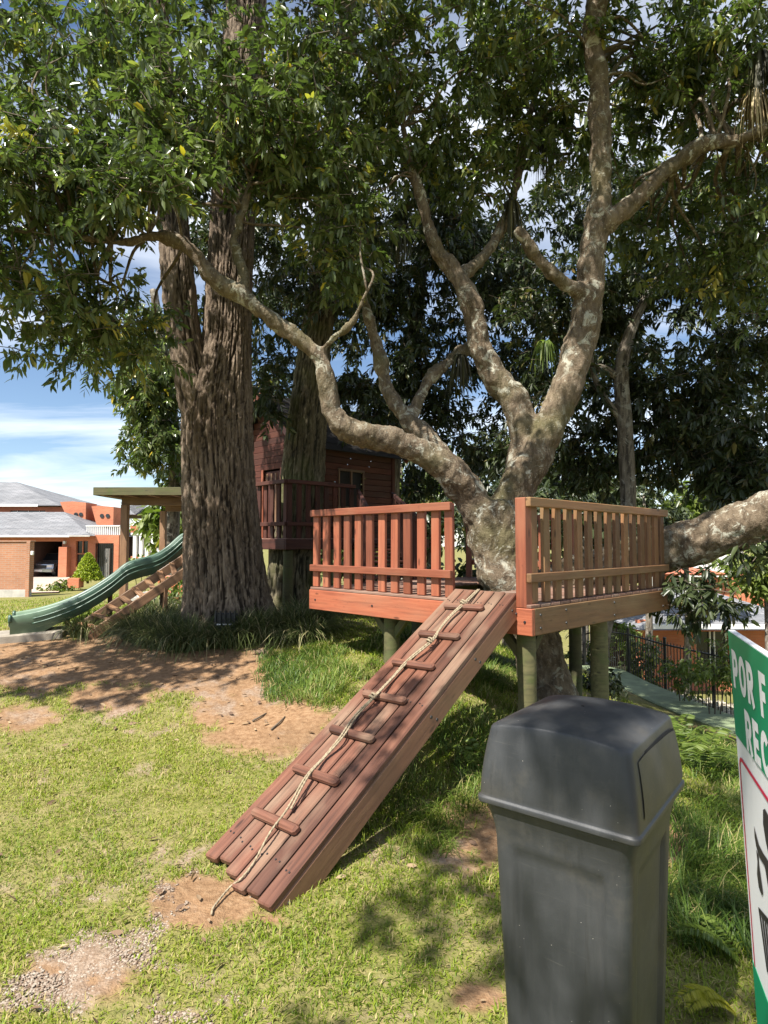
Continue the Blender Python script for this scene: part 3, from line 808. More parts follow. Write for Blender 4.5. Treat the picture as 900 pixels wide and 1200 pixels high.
def litter_bin():
    cx, cy = 0.586, 1.825
    m = Matrix(((0.775, 0.602, 0, cx), (-0.631, 0.80, 0, cy), (0, 0, 1, g1(cx, cy)-0.01), (0, 0, 0, 1)))
    root = thing('litter_bin', m.translation, 'dark grey plastic litter bin with domed swing-flap lid standing on the grass', 'litter bin')
    N = 160
    def loft(rows, close_top=False):
        V = np.concatenate(rows); k = N; n = len(rows)
        i = np.arange(n-1)[:, None]*k; j = np.arange(k)[None, :]; j2 = (j+1) % k
        F = np.stack([i+j, i+j2, i+k+j2, i+k+j], -1).reshape(-1, 4)
        return V, F
    rows = []
    zs = np.concatenate([[0.0, 0.0], np.linspace(0.01, 0.77, 60), np.linspace(0.78, 0.885, 16)])
    for i, z in enumerate(zs):
        k = min(z/0.8, 1)
        hx = 0.160+0.030*k; hy = 0.180+0.030*k
        fl = sstep(0.77, 0.90, np.array(z))**1.3*0.024
        hx += float(fl); hy += float(fl)
        if i == 0: hx *= 0.02; hy *= 0.02
        q = rrect(hx, hy, min(0.032, hx*0.4), N)
        # recessed panels with a soft groove at each side
        for ax, h_other, h_face in ((0, hx, hy), (1, hy, hx)):
            u = np.abs(q[:, ax])/h_other
            onface = np.abs(np.abs(q[:, 1-ax]) - h_face) < 0.002
            zin = float(sstep(0.045, 0.075, np.array(z))*(1-sstep(0.735, 0.775, np.array(z))))
            rec = (1-sstep(0.60, 0.66, u))*0.010*zin + np.exp(-((u-0.63)/0.03)**2)*0.007*zin
            q[:, 1-ax] -= np.sign(q[:, 1-ax])*rec*onface
        rows.append(np.column_stack([q, np.full(N, z)]))
    V, F = loft(rows)
    mesh_np('bin_body', V, F, M['plastic'], root, True, world_m=m)
    # base skirt
    # lid
    rows = []
    hx0, hy0 = 0.218, 0.240
    def arch(q): return 0.022*(1-(q[:, 0]/hx0)**2)
    prof = [(0.876, .964, 0), (0.876, 1.0, 0), (0.876, 1.018, 0), (0.879, 1.022, 0), (0.888, 1.022, 0), (0.892, 1.018, 0), (0.8935, 1.0, 0), (0.897, 0.996, 0), (0.905, 0.995, 0)]
    for t in np.linspace(0, 1, 16)[1:]:
        prof.append((0.905+0.170*t, 0.995-0.10*t**1.7, t**2))
    zt = 1.075
    for z, s, a in prof:
        q = rrect(hx0*s, hy0*s, 0.020, N)
        rows.append(np.column_stack([q, z + a*arch(q)]))
    for s, up in ((0.889, .0035), (0.88, .0055), (0.85, .0075), (0.8, .0105), (0.7, .016), (0.55, .021), (0.4, .025), (0.2, .027), (0.02, .028)):
        q = rrect(hx0*s, hy0*s, 0.03*s, N)
        rows.append(np.column_stack([q, zt + up + arch(q)]))
    V, F = loft(rows)
    lid = mesh_np('lid', V, F, M['plastic'], root, True, world_m=m)
    # swing flaps in the two ends of the lid, with the dark gap round each
    M['gap'] = plain('flap_gap', (0.006, 0.006, 0.006), 0.9)
    for sx in (1, -1):
        def face(y, z, off):
            t = np.clip((z-0.905)/0.170, 0, 1); s = 0.995-0.10*t**1.7
            return np.column_stack([sx*(hx0*s + off), y, z + t**2*0.0])
        def panel(name, grow, off, mat, parent):
            ny, nz = 13, 9
            rowsP = []
            for iz in range(nz):
                v = iz/(nz-1)
                half = (0.185 - 0.012*v) + grow
                z0 = 0.918-grow; 
                y = np.linspace(-half, half, ny)
                ztop = 1.058 + grow - 0.006*(y/half)**4
                z = z0 + (ztop-z0)*v
                rowsP.append(face(y, z, off))
            Vp = np.concatenate(rowsP)
            Fp = np.array([[a*ny+b, a*ny+b+1, (a+1)*ny+b+1, (a+1)*ny+b] for a in range(nz-1) for b in range(ny-1)])
            if sx < 0: Fp = Fp[:, ::-1]
            return mesh_np(name, Vp, Fp, mat, parent, True, world_m=m)
        panel('flap_seam', 0.0045, 0.0025, M['gap'], lid)
        panel('flap', 0.0, 0.0060, M['plastic'], lid)
litter_bin()

# ------------------------------------------------------------------ notice board
def notice():
    TL = P(853.5, 738, 1.4)
    td = Vector((-0.332, -0.943, 0)).normalized()
    dn = Vector((0.047, 0.0, -1)).normalized()
    nrm = Vector((-0.943, 0.332, 0)).normalized()
    nrm = (nrm - dn*nrm.dot(dn)).normalized()
    W, H = 0.76, 1.06
    def S(t, d, off=0.0): return TL + td*t + dn*d + nrm*off
    def hit(px, py):
        r = ray(px, py); o = Vector((0, 0, EYE)); k = (TL-o).dot(nrm)/r.dot(nrm); q = o+r*k-TL
        # coordinates in the sign's plane
        a = np.linalg.lstsq(np.array([td[:], dn[:]]).T, np.array(q[:]), rcond=None)[0]
        return float(a[0]), float(a[1])
    base = S(W/2, H); 
    root = thing('notice_board', (base.x, base.y, g1(base.x, base.y)), 'green and white printed notice board reading POR FAVOR beside the bin', 'sign')
    white = plain('sign_white', (0.72, 0.72, 0.74), 0.45, 0.04, 3)
    green = plain('sign_green', (0.0, 0.235, 0.105), 0.4, 0.06, 3)
    red = plain('sign_red', (0.55, 0.01, 0.06), 0.4, 0.05, 3)
    black = plain('sign_black', (0.02, 0.02, 0.022), 0.45, 0.1, 3)
    def poly(name, pts, mat, off, parent=root, thick=0.0008):
        bm = bmesh.new()
        lo = [bm.verts.new(S(t, d, off)) for t, d in pts]; hi = [bm.verts.new(S(t, d, off+thick)) for t, d in pts]
        bm.faces.new(hi); bm.faces.new(lo[::-1])
        for i in range(len(pts)):
            j = (i+1) % len(pts); bm.faces.new([lo[i], lo[j], hi[j], hi[i]])
        return mesh_bm(name, bm, mat, parent)
    # the board itself with its pale edge
    poly('panel', [(0, 0), (W, 0), (W, H), (0, H)], white, -0.012, thick=0.012)
    gh1 = hit(863.5, 861)[1]; gh2 = hit(886, 1135)[1]
    poly('green_header', [(0.002, 0.002), (W-.002, 0.002), (W-.002, gh1), (0.002, gh1)], green, 0.0006)
    poly('green_footer', [(0.002, gh2), (W-.002, gh2), (W-.002, H-.002), (0.002, H-.002)], green, 0.0006)
    # red outline with round corners
    def ring(x0, y0, x1, y1, r, w, off):
        def rr(x0, y0, x1, y1, r):
            o = []
            for cx, cy, a0 in ((x1-r, y0+r, -90), (x1-r, y1-r, 0), (x0+r, y1-r, 90), (x0+r, y0+r, 180)):
                for k in range(7):
                    a = math.radians(a0+15*k); o.append((cx+r*math.cos(a), cy+r*math.sin(a)))
            return o
        A, B = rr(x0, y0, x1, y1, r), rr(x0+w, y0+w, x1-w, y1-w, max(r-w, .002))
        bm = bmesh.new(); n = len(A)
        a = [bm.verts.new(S(t, d, off)) for t, d in A]; b = [bm.verts.new(S(t, d, off)) for t, d in B]
        for i in range(n): bm.faces.new([a[i], a[(i+1) % n], b[(i+1) % n], b[i]])
        mesh_bm('red_outline', bm, red, root)
    t0, d0 = hit(868, 886); t1, d1 = hit(888, 1115)
    ring(0.018, d0, W-0.018, gh2+0.03, 0.03, 0.0085, 0.0012)
    # lettering: heavy block capitals drawn as strokes (unit box 0..w by 0..1, y up)
    def arc(cx, cy, rx, ry, a0, a1, n=9): return [(cx+rx*math.cos(math.radians(a0+(a1-a0)*k/n)), cy+ry*math.sin(math.radians(a0+(a1-a0)*k/n))) for k in range(n+1)]
    h_ = 0.115
    LET = {
     'P': (.66, [[(h_, 0), (h_, 1)], [(h_, .885), (.34, .885)] + arc(.34, .665, .21, .22, 90, -90) + [(h_, .445)]]),
     'R': (.70, [[(h_, 0), (h_, 1)], [(h_, .885), (.34, .885)] + arc(.34, .675, .21, .21, 90, -90) + [(h_, .465)], [(.33, .46), (.585, 0)]]),
     'O': (.76, [arc(.38, .5, .265, .385, 0, 360, 22)]),
     'F': (.58, [[(h_, 0), (h_, 1)], [(h_, .885), (.58, .885)], [(h_, .49), (.50, .49)]]),
     'A': (.76, [[(.10, 0), (.38, .93)], [(.38, .93), (.66, 0)], [(.2, .27), (.56, .27)]]),
     'V': (.76, [[(.10, 1), (.38, .07)], [(.38, .07), (.66, 1)]]),
     'E': (.58, [[(h_, 0), (h_, 1)], [(h_, .885), (.58, .885)], [(h_, .5), (.52, .5)], [(h_, .115), (.58, .115)]]),
     'C': (.70, [arc(.38, .5, .265, .385, 42, 318, 16)]),
     'J': (.56, [[(.44, 1), (.44, .33)] + arc(.265, .33, .175, .215, 0, -165, 8)])}
    def text(s, t, d, h, gap=0.13, wid=1.0):
        x = t; lift = 0
        for ch in s:
            if ch == ' ': x += 0.36*h*wid; continue
            w, strokes = LET[ch]
            bm = bmesh.new()
            for st in strokes:
                lift = (lift+1) % 7
                st = [p for k, p in enumerate(st) if k == 0 or abs(p[0]-st[k-1][0])+abs(p[1]-st[k-1][1]) > 1e-6]
                a = np.array(st); seg = np.diff(a, axis=0); seg /= np.linalg.norm(seg, axis=1)[:, None]
                tn = np.vstack([seg[:1], seg[:-1]+seg[1:], seg[-1:]]); tn /= np.linalg.norm(tn, axis=1)[:, None]
                if len(a) > 3 and np.linalg.norm(a[0]-a[-1]) < 1e-6: tn[0] = tn[-1] = (seg[0]+seg[-1])/np.linalg.norm(seg[0]+seg[-1])
                nn = np.stack([-tn[:, 1], tn[:, 0]], 1)
                L = [bm.verts.new(S(x+(p[0]+q[0]*h_)*h*wid, d-(p[1]+q[1]*h_)*h, 0.0018+lift*0.00012)) for p, q in zip(a, nn)]
                R = [bm.verts.new(S(x+(p[0]-q[0]*h_)*h*wid, d-(p[1]-q[1]*h_)*h, 0.0018+lift*0.00012)) for p, q in zip(a, nn)]
                for k in range(len(a)-1): bm.faces.new([L[k], L[k+1], R[k+1], R[k]])
            mesh_bm('letter', bm, white, root, recalc=False)
            x += (w+gap)*h*wid
        return x - t
    pT, pB = hit(858, 760), hit(862.5, 806); rT, rB = hit(873, 830), hit(880, 877)
    hp, hr = pB[1]-pT[1], rB[1]-rT[1]
    print('SIGN', pT, pB, rT, rB, hp, hr, gh1, text('POR FAVOR', pT[0], pB[1], hp), text('RECOJA', rT[0], rT[1]+hp, hp))
    # black figures on the white field
    def blot(pix): poly('printed_figure', [hit(*p) for p in pix], black, 0.0010, thick=0.0005)
    blot([(884.5, 968), (886, 975), (890, 990), (895, 1000), (899, 1006), (908, 1020), (908, 1060), (901, 1040), (897, 1015), (891, 1005), (887, 992), (885, 980)])
    blot([(895, 949), (897, 948), (903, 960), (910, 985), (910, 1012), (902, 1004), (898, 985), (895, 965)])
    blot([(887, 996), (889.5, 1002), (890, 1012), (892, 1026), (895, 1047), (893.5, 1049), (890, 1040), (888, 1024), (888.5, 1010)])
    for k in range(6):
        blot([(889.5+k*3.2, 1064+k*4), (891.3+k*3.2, 1066+k*4), (901+k*2.6, 1140+k*6), (899.5+k*2.6, 1139+k*6)])
    blot([(889.5, 1063), (912, 1090), (912, 1097), (890, 1069)])
    # stakes down to the ground
    steel = plain('galvanised', (0.3, 0.31, 0.32), 0.4, 0.15, 12, metal=0.8)
    for t in (0.1, W-0.1):
        a = S(t, 0.1, -0.030); b = S(t, H, -0.030); zb = g1(b.x, b.y)-0.15
        k = (a.z-zb)/(a.z-b.z)
        board('stake', root, steel, a, a.lerp(b, k), 0.03, 0.03, nrm, 0.003)
notice()

# ------------------------------------------------------------------ trees
def bark(name, cols, lichen=None, fis=(6, 6, 1.2), bump=0.9, dist=0.03, moss=None):
    n = NT(name)
    v = n.vec((1, 1, 1), 'Object', False)
    vs_ = n.vec(fis, 'Object', False)
    f = n.noise(vs_, 3.0, 8, 0.65, 0.4)
    g = n.noise(v, 3.0, 6, 0.6)
    c = n.ramp(f, [(0.3, cols[0]), (0.5, cols[1]), (0.72, cols[2])])
    h = n.math('ADD', f, n.math('MULTIPLY', n.noise(v, 55, 4), 0.35))
    tone = n.noise(v, 0.9, 5, 0.6)
    c = n.mix(1.0, c, n.ramp(tone, [(0.32, (0.68, 0.64, 0.58)), (0.5, (1.0, 1.0, 1.0)), (0.7, (1.3, 1.3, 1.28))]), 'MULTIPLY')
    fl = n.noise(n.vec((24, 24, 7), 'Object', False), 1.0, 5, 0.7)
    c = n.mix(n.ramp(fl, [(0.55, 0.0), (0.66, 0.55)]), c, tuple(min(1, k*1.25) for k in cols[2]))
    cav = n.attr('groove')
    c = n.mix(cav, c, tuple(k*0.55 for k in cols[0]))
    if moss: c = n.mix(n.ramp(n.noise(v, 1.7, 5), [(0.5, 0.0), (0.68, 0.6)]), c, moss)
    if lichen:
        l = n.noise(v, 7, 7, 0.72, 0.8)
        zone = n.ramp(n.noise(v, 1.3, 3), [(0.38, 0.25), (0.54, 1.0)])
        c = n.mix(n.math('MULTIPLY', n.ramp(l, [(0.54, 0.0), (0.60, 0.85)]), zone), c, lichen)
        l2 = n.noise(v, 38, 4, 0.6)
        c = n.mix(n.ramp(l2, [(0.63, 0.0), (0.70, 0.4)]), c, tuple(min(1, k*1.35) for k in lichen))
    n.col(c); n.rough(0.9); n.spec(0.2)
    n.bump(h, bump, dist)
    return n.m
M['bark_pine'] = bark('furrowed_bark', ((0.06, 0.043, 0.031), (0.155, 0.115, 0.083), (0.265, 0.21, 0.158)), None, (10, 10, 1.0), 0.9, 0.025)
M['bark_dark'] = bark('dark_furrowed_bark', ((0.045, 0.04, 0.026), (0.12, 0.10, 0.065), (0.21, 0.18, 0.12)), None, (9, 9, 1.6), 0.8, 0.02, (0.09, 0.10, 0.03))
M['bark_lichen'] = bark('lichen_bark', ((0.055, 0.041, 0.027), (0.135, 0.102, 0.07), (0.22, 0.175, 0.122)), (0.42, 0.41, 0.335), (6, 6, 2.6), 1.0, 0.03, (0.10, 0.095, 0.04))
M['bark_back'] = bark('grey_bark', ((0.09, 0.075, 0.06), (0.17, 0.145, 0.115), (0.25, 0.22, 0.18)), (0.33, 0.32, 0.28), (5, 5, 1.5), 0.6, 0.015)

def furrow(freq, amp, seed, flare=None):
    def f(th, s, rr):
        R = rr
        cx, sy = np.cos(th)*freq*0.5, np.sin(th)*freq*0.5
        w = (fbm(cx*0.4+seed, sy*0.4, s*0.9, 3)-0.5)*1.6
        a = fbm(cx*1.0+w+seed, sy*1.0-w, s*0.75+seed, 2)
        b = fbm(cx*2.0+seed*2+w, sy*2.0, s*1.9, 2)
        e = fbm(cx*4.5+seed, sy*4.5, s*16.0, 2)
        cr = fbm(cx*1.1+seed*3, sy*1.1, s*6.5+w*3, 2)
        pl = vnoise(cx*1.6+seed, sy*1.6+w, s*4.5)
        d = -amp*(0.85*np.exp(-((a-0.5)/0.05)**2) + 0.6*np.exp(-((b-0.5)/0.055)**2) + 0.5*np.exp(-((cr-0.5)/0.03)**2)) + amp*(0.9*(e-0.5) + 0.6*(pl-0.5))
        d = d + 0.07*R*(fbm(np.cos(th)*1.3+seed, np.sin(th)*1.3, s*0.8, 3)-0.5)*2
        if flare:
            zf, k = flare
            lob = 0.35+0.65*np.abs(np.cos(th*2.5+seed))**1.5
            d = d + k*lob*np.exp(-s/zf)
        return d
    return f
def furrow_tube(path, n, seg, freq, amp, seed, flare=None):
    fn = furrow(freq, amp, seed, flare)
    store = {}
    def rf(th, s, rr):
        d = fn(th, s, rr); store['d'] = d; return d
    V, Q, T = tube_np(path, n, seg, rf)
    d = store['d']
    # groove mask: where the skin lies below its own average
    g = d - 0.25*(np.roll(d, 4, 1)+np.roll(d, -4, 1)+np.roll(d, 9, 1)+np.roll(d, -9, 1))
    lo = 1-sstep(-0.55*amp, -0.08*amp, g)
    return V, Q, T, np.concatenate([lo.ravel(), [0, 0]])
def join_tubes(name, parts, mat, parent):
    Vs, Fs, gs, o = [], [], [], 0
    for V, Q, T, g in parts:
        Vs.append(V); gs.append(g); Fs += (Q+o).tolist() + (T+o).tolist(); o += len(V)
    me = bpy.data.meshes.new(name); me.from_pydata(np.vstack(Vs).tolist(), [], Fs)
    at = me.attributes.new('groove', 'FLOAT', 'POINT'); at.data.foreach_set('value', np.concatenate(gs).astype(np.float32))
    me.polygons.foreach_set('use_smooth', np.ones(len(me.polygons), bool))
    me.materials.append(mat)
    return link(bpy.data.objects.new(name, me), parent)
def pxpath(rows, D):
    """rows (px, py, width_px[, depth]) -> (x,y,z,r)"""
    out = []
    for r in rows:
        d = r[3] if len(r) > 3 else D
        p = P(r[0], r[1], d); out.append((p.x, p.y, p.z, 0.5*r[2]*d/F_PX))
    return out

# leaves ------------------------------------------------------------
def leaf_mat(name, lo, mid, hi, dry, trans=0.3, rough=0.38):
    n = NT(name)
    c = n.ramp(n.attr('hue'), [(0.0, lo), (0.5, mid), (0.88, hi), (0.985, dry)])
    n.col(c); n.rough(rough); n.spec(0.5)
    tr = n.n.new('ShaderNodeBsdfTranslucent')
    tc = n.mix(1.0, c, (1.2, 1.5, 0.62), 'MULTIPLY'); n.l.new(tc, tr.inputs[0])
    ms = n.n.new('ShaderNodeMixShader'); ms.inputs[0].default_value = trans
    n.l.new(n.p.outputs[0], ms.inputs[1]); n.l.new(tr.outputs[0], ms.inputs[2]); n.l.new(ms.outputs[0], n.out.inputs[0])
    return n.m
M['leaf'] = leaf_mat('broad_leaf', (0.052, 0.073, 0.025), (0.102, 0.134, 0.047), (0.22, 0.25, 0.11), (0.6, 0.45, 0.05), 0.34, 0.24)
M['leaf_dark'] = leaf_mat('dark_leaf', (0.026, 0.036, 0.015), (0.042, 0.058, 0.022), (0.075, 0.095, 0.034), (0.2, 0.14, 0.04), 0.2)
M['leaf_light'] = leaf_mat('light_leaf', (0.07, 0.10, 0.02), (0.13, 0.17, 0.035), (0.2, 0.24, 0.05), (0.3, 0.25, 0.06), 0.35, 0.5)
M['twig'] = plain('twig_bark', (0.11, 0.085, 0.06), 0.9, 0.25, 10)
LEAF_T = np.array([0, 0.30, 0.30, 0.30, 0.68, 0.68, 0.68, 1.0])     # along
LEAF_W = np.array([0, -1, 0, 1, -0.86, 0, 0.86, 0])*0.5             # across
LEAF_F = np.array([(0, 3, 2), (0, 2, 1), (1, 2, 5), (1, 5, 4), (2, 3, 6), (2, 6, 5), (4, 5, 7), (5, 6, 7)])
def leaf_geo(pos, dirv, L, W, fold=0.35, droop=0.25):
    n = len(pos)
    d = dirv/np.linalg.norm(dirv, axis=1)[:, None]
    up = np.tile([0, 0, 1.0], (n, 1)) + RNG.normal(0, 0.55, (n, 3))
    side = np.cross(d, up); side /= np.linalg.norm(side, axis=1)[:, None]+1e-9
    nm = np.cross(side, d)
    V = (pos[:, None] + d[:, None]*(LEAF_T[None, :, None]*L[:, None, None]) + side[:, None]*(LEAF_W[None, :, None]*W[:, None, None])
         + nm[:, None]*(np.abs(LEAF_W)[None, :, None]*W[:, None, None]*fold))
    V[..., 2] -= droop*L[:, None]*(LEAF_T[None]**2)
    F = (np.arange(n)[:, None, None]*8 + LEAF_F[None]).reshape(-1, 3)
    return V.reshape(-1, 3), F
def sample_blobs(blobs, holes=0.5, nscale=1.1, seed=0):
    """twig centres inside ellipsoids, thinned by a noise field so that the crown has clumps and gaps"""
    out = []
    for (c, r, n) in blobs:
        m = int(n*2.2)
        q = RNG.normal(0, 1, (m, 3)); q /= np.linalg.norm(q, axis=1)[:, None]
        q *= (RNG.uniform(0, 1, m)**0.42)[:, None]
        p = np.array(c)+q*np.array(r)
        f = fbm(p[:, 0]*nscale+seed, p[:, 1]*nscale+3, p[:, 2]*nscale*1.2+7, 3)
        p = p[f > holes-0.04+RNG.uniform(-.06, .06, m)]
        out.append(p[:n])
    return np.vstack(out)
def crown_clear(p):
    """no twig hangs right in front of the lens"""
    return p[~((np.hypot(p[:, 0], p[:, 1]) < 2.6) & (p[:, 2] < 4.4) & (p[:, 1] > -0.5))]
def foliage(name, parent, centres, mat, leafL=(0.10, 0.16), per=20, twig=0.30, wl=0.30, droop=0.45, hue_mu=0.45, dry=0.004, twig_part=True, ntw=5):
    n = len(centres)
    d = RNG.normal(0, 1, (n, 3)); d[:, 2] = d[:, 2]*0.55 - droop*0.5
    d /= np.linalg.norm(d, axis=1)[:, None]
    k = np.repeat(np.arange(n), per)
    t = np.tile(np.linspace(0.1, 1.0, per), n) + RNG.normal(0, 0.05, n*per)
    base = centres[k] + d[k]*(t[:, None]*twig) + RNG.normal(0, 0.012, (n*per, 3))
    base[:, 2] -= 0.10*twig*t*t
    rad = RNG.normal(0, 1, (n*per, 3)); rad -= d[k]*(rad*d[k]).sum(1)[:, None]; rad /= np.linalg.norm(rad, axis=1)[:, None]+1e-9
    ld = d[k]*0.55 + rad*0.85; ld[:, 2] -= droop*RNG.uniform(0.2, 1.4, n*per)
    L = RNG.uniform(*leafL, n*per)*(1.05-0.25*t); W = L*wl*RNG.uniform(0.85, 1.2, n*per)
    V, F = leaf_geo(base, ld, L, W)
    cl = RNG.normal(hue_mu, 0.22, n)
    hue = np.clip(cl[k] + RNG.normal(0, 0.13, n*per), 0, 0.93)
    hue = np.where(RNG.uniform(0, 1, n*per) < dry, 1.0, hue)
    o = mesh_np(name, V, F, mat, parent, True, attrs={'hue': np.repeat(hue, 8)})
    o['kind'] = 'stuff'
    if twig_part:
        sel = np.arange(n)
        a = centres[sel] - d[sel]*twig*0.3 + np.array([0, 0, -0.02]); b = centres[sel] + d[sel]*twig; mid = (a+b)/2 + np.array([0, 0, 0.02])
        ring = np.array([[math.cos(q), math.sin(q)] for q in (0, 2.094, 4.189)])
        pts = np.stack([a, mid, b], 1); rr = np.array([0.005, 0.004, 0.0015])
        s1 = np.cross(d[sel], [0.3, 0.2, 1.0]); s1 /= np.linalg.norm(s1, axis=1)[:, None]; s2 = np.cross(d[sel], s1)
        V = pts[:, :, None] + rr[None, :, None, None]*(s1[:, None, None]*ring[None, None, :, :1] + s2[:, None, None]*ring[None, None, :, 1:])
        V = V.reshape(-1, 3)
        f = []
        for lv in (0, 1):
            for j in range(3):
                j2 = (j+1) % 3; f.append((lv*3+j, lv*3+j2, lv*3+3+j2, lv*3+3+j))
        F = (np.arange(len(sel))[:, None, None]*9 + np.array(f)[None]).reshape(-1, 4)
        tw = mesh_np('twigs', V, F, M['twig'], parent, True); tw['kind'] = 'stuff'
    return o
def B(px, py, D, rx, ry, rz, n):
    p = P(px, py, D); return ((p.x, p.y, p.z), (rx, ry, rz), n)
def W(x, y, z, rx, ry, rz, n): return ((x, y, z), (rx, ry, rz), n)

# thick double-stemmed furrowed tree
def big_tree():
    base = P(268, 735, 8.0)
    root = thing('furrowed_tree', (base.x, base.y, g1(base.x, base.y)), 'thick grey-brown furrowed trunk that splits into two stems beside the slide', 'tree')
    main = pxpath([(268, 752, 100, 8.0), (266, 715, 94, 8.0), (262, 650, 88, 8.0), (257, 560, 84, 8.0), (255, 490, 82, 8.0), (261, 440, 68, 8.02), (266, 400, 58, 8.05), (268, 350, 55, 8.08), (273, 250, 52, 8.1), (278, 150, 50, 8.1), (286, 50, 48, 8.1), (292, -80, 46, 8.1), (296, -300, 38, 8.1), (300, -560, 26, 8.1)], 8.0)
    st = pxpath([(246, 540, 40, 7.95), (234, 480, 44, 7.9), (224, 430, 44, 7.88), (216, 390, 40, 7.86), (210, 340, 40, 7.86), (206, 295, 38, 7.86), (200, 220, 33, 7.9), (190, 100, 30, 7.9), (180, -60, 24, 7.9), (170, -260, 16, 7.9)], 7.9)
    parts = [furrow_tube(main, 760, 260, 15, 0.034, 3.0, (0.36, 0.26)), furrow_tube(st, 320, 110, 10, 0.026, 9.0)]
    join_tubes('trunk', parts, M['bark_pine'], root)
    # burl under the fork
    bl = [B(296, -200, 8.1, 2.2, 2.0, 1.3, 170), B(296, -420, 8.1, 2.6, 2.4, 1.6, 180), B(150, -160, 7.9, 1.6, 1.6, 1.0, 90), B(230, 20, 8.7, 0.8, 0.7, 0.6, 40)]
    bl += [W(-2.8, 8.6, 7.4, 1.5, 1.1, 0.8, 230), W(-1.2, 8.6, 7.2, 1.2, .9, .7, 150), W(-1.0, 9.4, 5.6, 1.1, 0.5, 0.5, 70), W(-2.6, 9.6, 5.2, 0.5, .5, .5, 36)]
    c = sample_blobs(bl, 0.42)
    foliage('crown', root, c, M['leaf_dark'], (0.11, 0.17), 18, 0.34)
big_tree()
def second_tree():
    base = P(345, 728, 9.85)
    root = thing('playhouse_tree', (base.x, base.y, g1(base.x, base.y)), 'dark furrowed trunk growing up through the playhouse balcony', 'tree')
    main = pxpath([(345, 745, 70), (343, 700, 62), (345, 650, 56), (352, 600, 51), (356, 540, 50), (362, 470, 45), (370, 400, 39), (378, 340, 34), (386, 250, 31), (396, 120, 27), (412, 0, 24), (425, -150, 20), (430, -330, 13)], 9.85)
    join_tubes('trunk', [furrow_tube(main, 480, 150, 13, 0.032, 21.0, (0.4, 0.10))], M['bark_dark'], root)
    c = sample_blobs([B(425, -120, 9.85, 2.2, 2.0, 1.3, 150), B(360, 60, 10.2, 1.6, 1.3, 1.2, 120), B(430, 120, 10.4, 1.5, 1.0, 1.0, 100)], 0.46, seed=11)
    foliage('crown', root, c, M['leaf_dark'], (0.11, 0.17), 18, 0.34)
second_tree()

# forked lichen-covered tree growing through the deck
LIMBS = {
 'trunk': [(648, 850, 76, 6.35), (641, 810, 68, 6.36), (630, 760, 64, 6.37), (604, 705, 66, 6.38), (584, 655, 68, 6.38), (578, 615, 70, 6.38), (582, 590, 66, 6.38)],
 'left': [(580, 640, 54, 6.38), (556, 592, 52, 6.33), (530, 557, 48, 6.25), (495, 530, 43, 6.15), (452, 515, 38, 6.05), (415, 508, 35, 5.98), (390, 484, 33, 5.92), (381, 440, 31, 5.88), (370, 412, 29, 5.85), (330, 384, 27, 5.8), (290, 352, 25, 5.72), (248, 323, 25, 5.65), (217, 288, 24, 5.6), (182, 276, 19, 5.55), (140, 285, 15, 5.5), (92, 278, 11, 5.42), (30, 272, 8, 5.3), (-60, 262, 5, 5.2)],
 'left_twig': [(372, 415, 16, 5.86), (390, 398, 12, 5.8), (412, 378, 9, 5.7), (430, 340, 6, 5.6)],
 'left_up': [(282, 350, 18, 5.72), (285, 325, 14, 5.75), (275, 290, 14, 5.8), (283, 250, 9, 5.85), (300, 190, 6, 5.9)],
 'right': [(582, 630, 56, 6.4), (606, 572, 54, 6.42), (634, 520, 50, 6.45), (660, 462, 46, 6.45), (680, 402, 42, 6.45), (690, 342, 39, 6.43), (697, 280, 37, 6.4), (703, 220, 34, 6.37), (705, 150, 32, 6.33), (699, 90, 30, 6.3), (692, 42, 28, 6.25), (700, 0, 26, 6.2), (716, -90, 22, 6.1), (735, -220, 15, 6.0), (745, -330, 8, 5.9)],
 'right_side': [(702, 268, 30, 6.38), (735, 244, 28, 6.3), (765, 215, 25, 6.2), (800, 185, 23, 6.12), (832, 166, 23, 6.05), (868, 164, 20, 5.98), (915, 140, 17, 5.9), (990, 90, 12, 5.8)],
 'stub': [(692, 346, 30, 6.42), (660, 330, 22, 6.3), (632, 304, 18, 6.22), (606, 268, 15, 6.12)],
 'centre': [(604, 600, 46, 6.5), (613, 545, 45, 6.55), (609, 484, 44, 6.6), (582, 445, 39, 6.62), (563, 405, 35, 6.62), (551, 352, 31, 6.62), (532, 316, 28, 6.62), (510, 290, 21, 6.6), (496, 240, 16, 6.55), (479, 182, 12, 6.5), (468, 120, 9, 6.45), (455, 40, 6, 6.4)],
 'centre_back': [(540, 325, 22, 6.66), (573, 292, 18, 6.9), (598, 245, 16, 7.1), (612, 180, 12, 7.3), (630, 100, 8, 7.4)],
 'back': [(535, 560, 38, 6.4), (505, 520, 34, 6.55), (478, 490, 30, 6.7), (456, 462, 25, 6.8), (446, 420, 21, 6.85), (433, 378, 15, 6.9), (424, 330, 10, 6.95), (415, 260, 7, 7.0)],
 'back_arm': [(482, 495, 22, 6.68), (500, 450, 18, 6.9), (530, 420, 15, 7.1), (570, 395, 11, 7.3)],
 'low': [(610, 700, 46, 6.55), (650, 682, 50, 6.75), (700, 668, 54, 6.78), (776, 646, 57, 6.66), (830, 632, 60, 6.42), (900, 603, 60, 6.1), (980, 560, 54, 5.7), (1080, 490, 46, 5.3), (1180, 380, 36, 4.9), (1280, 240, 22, 4.5)],
}
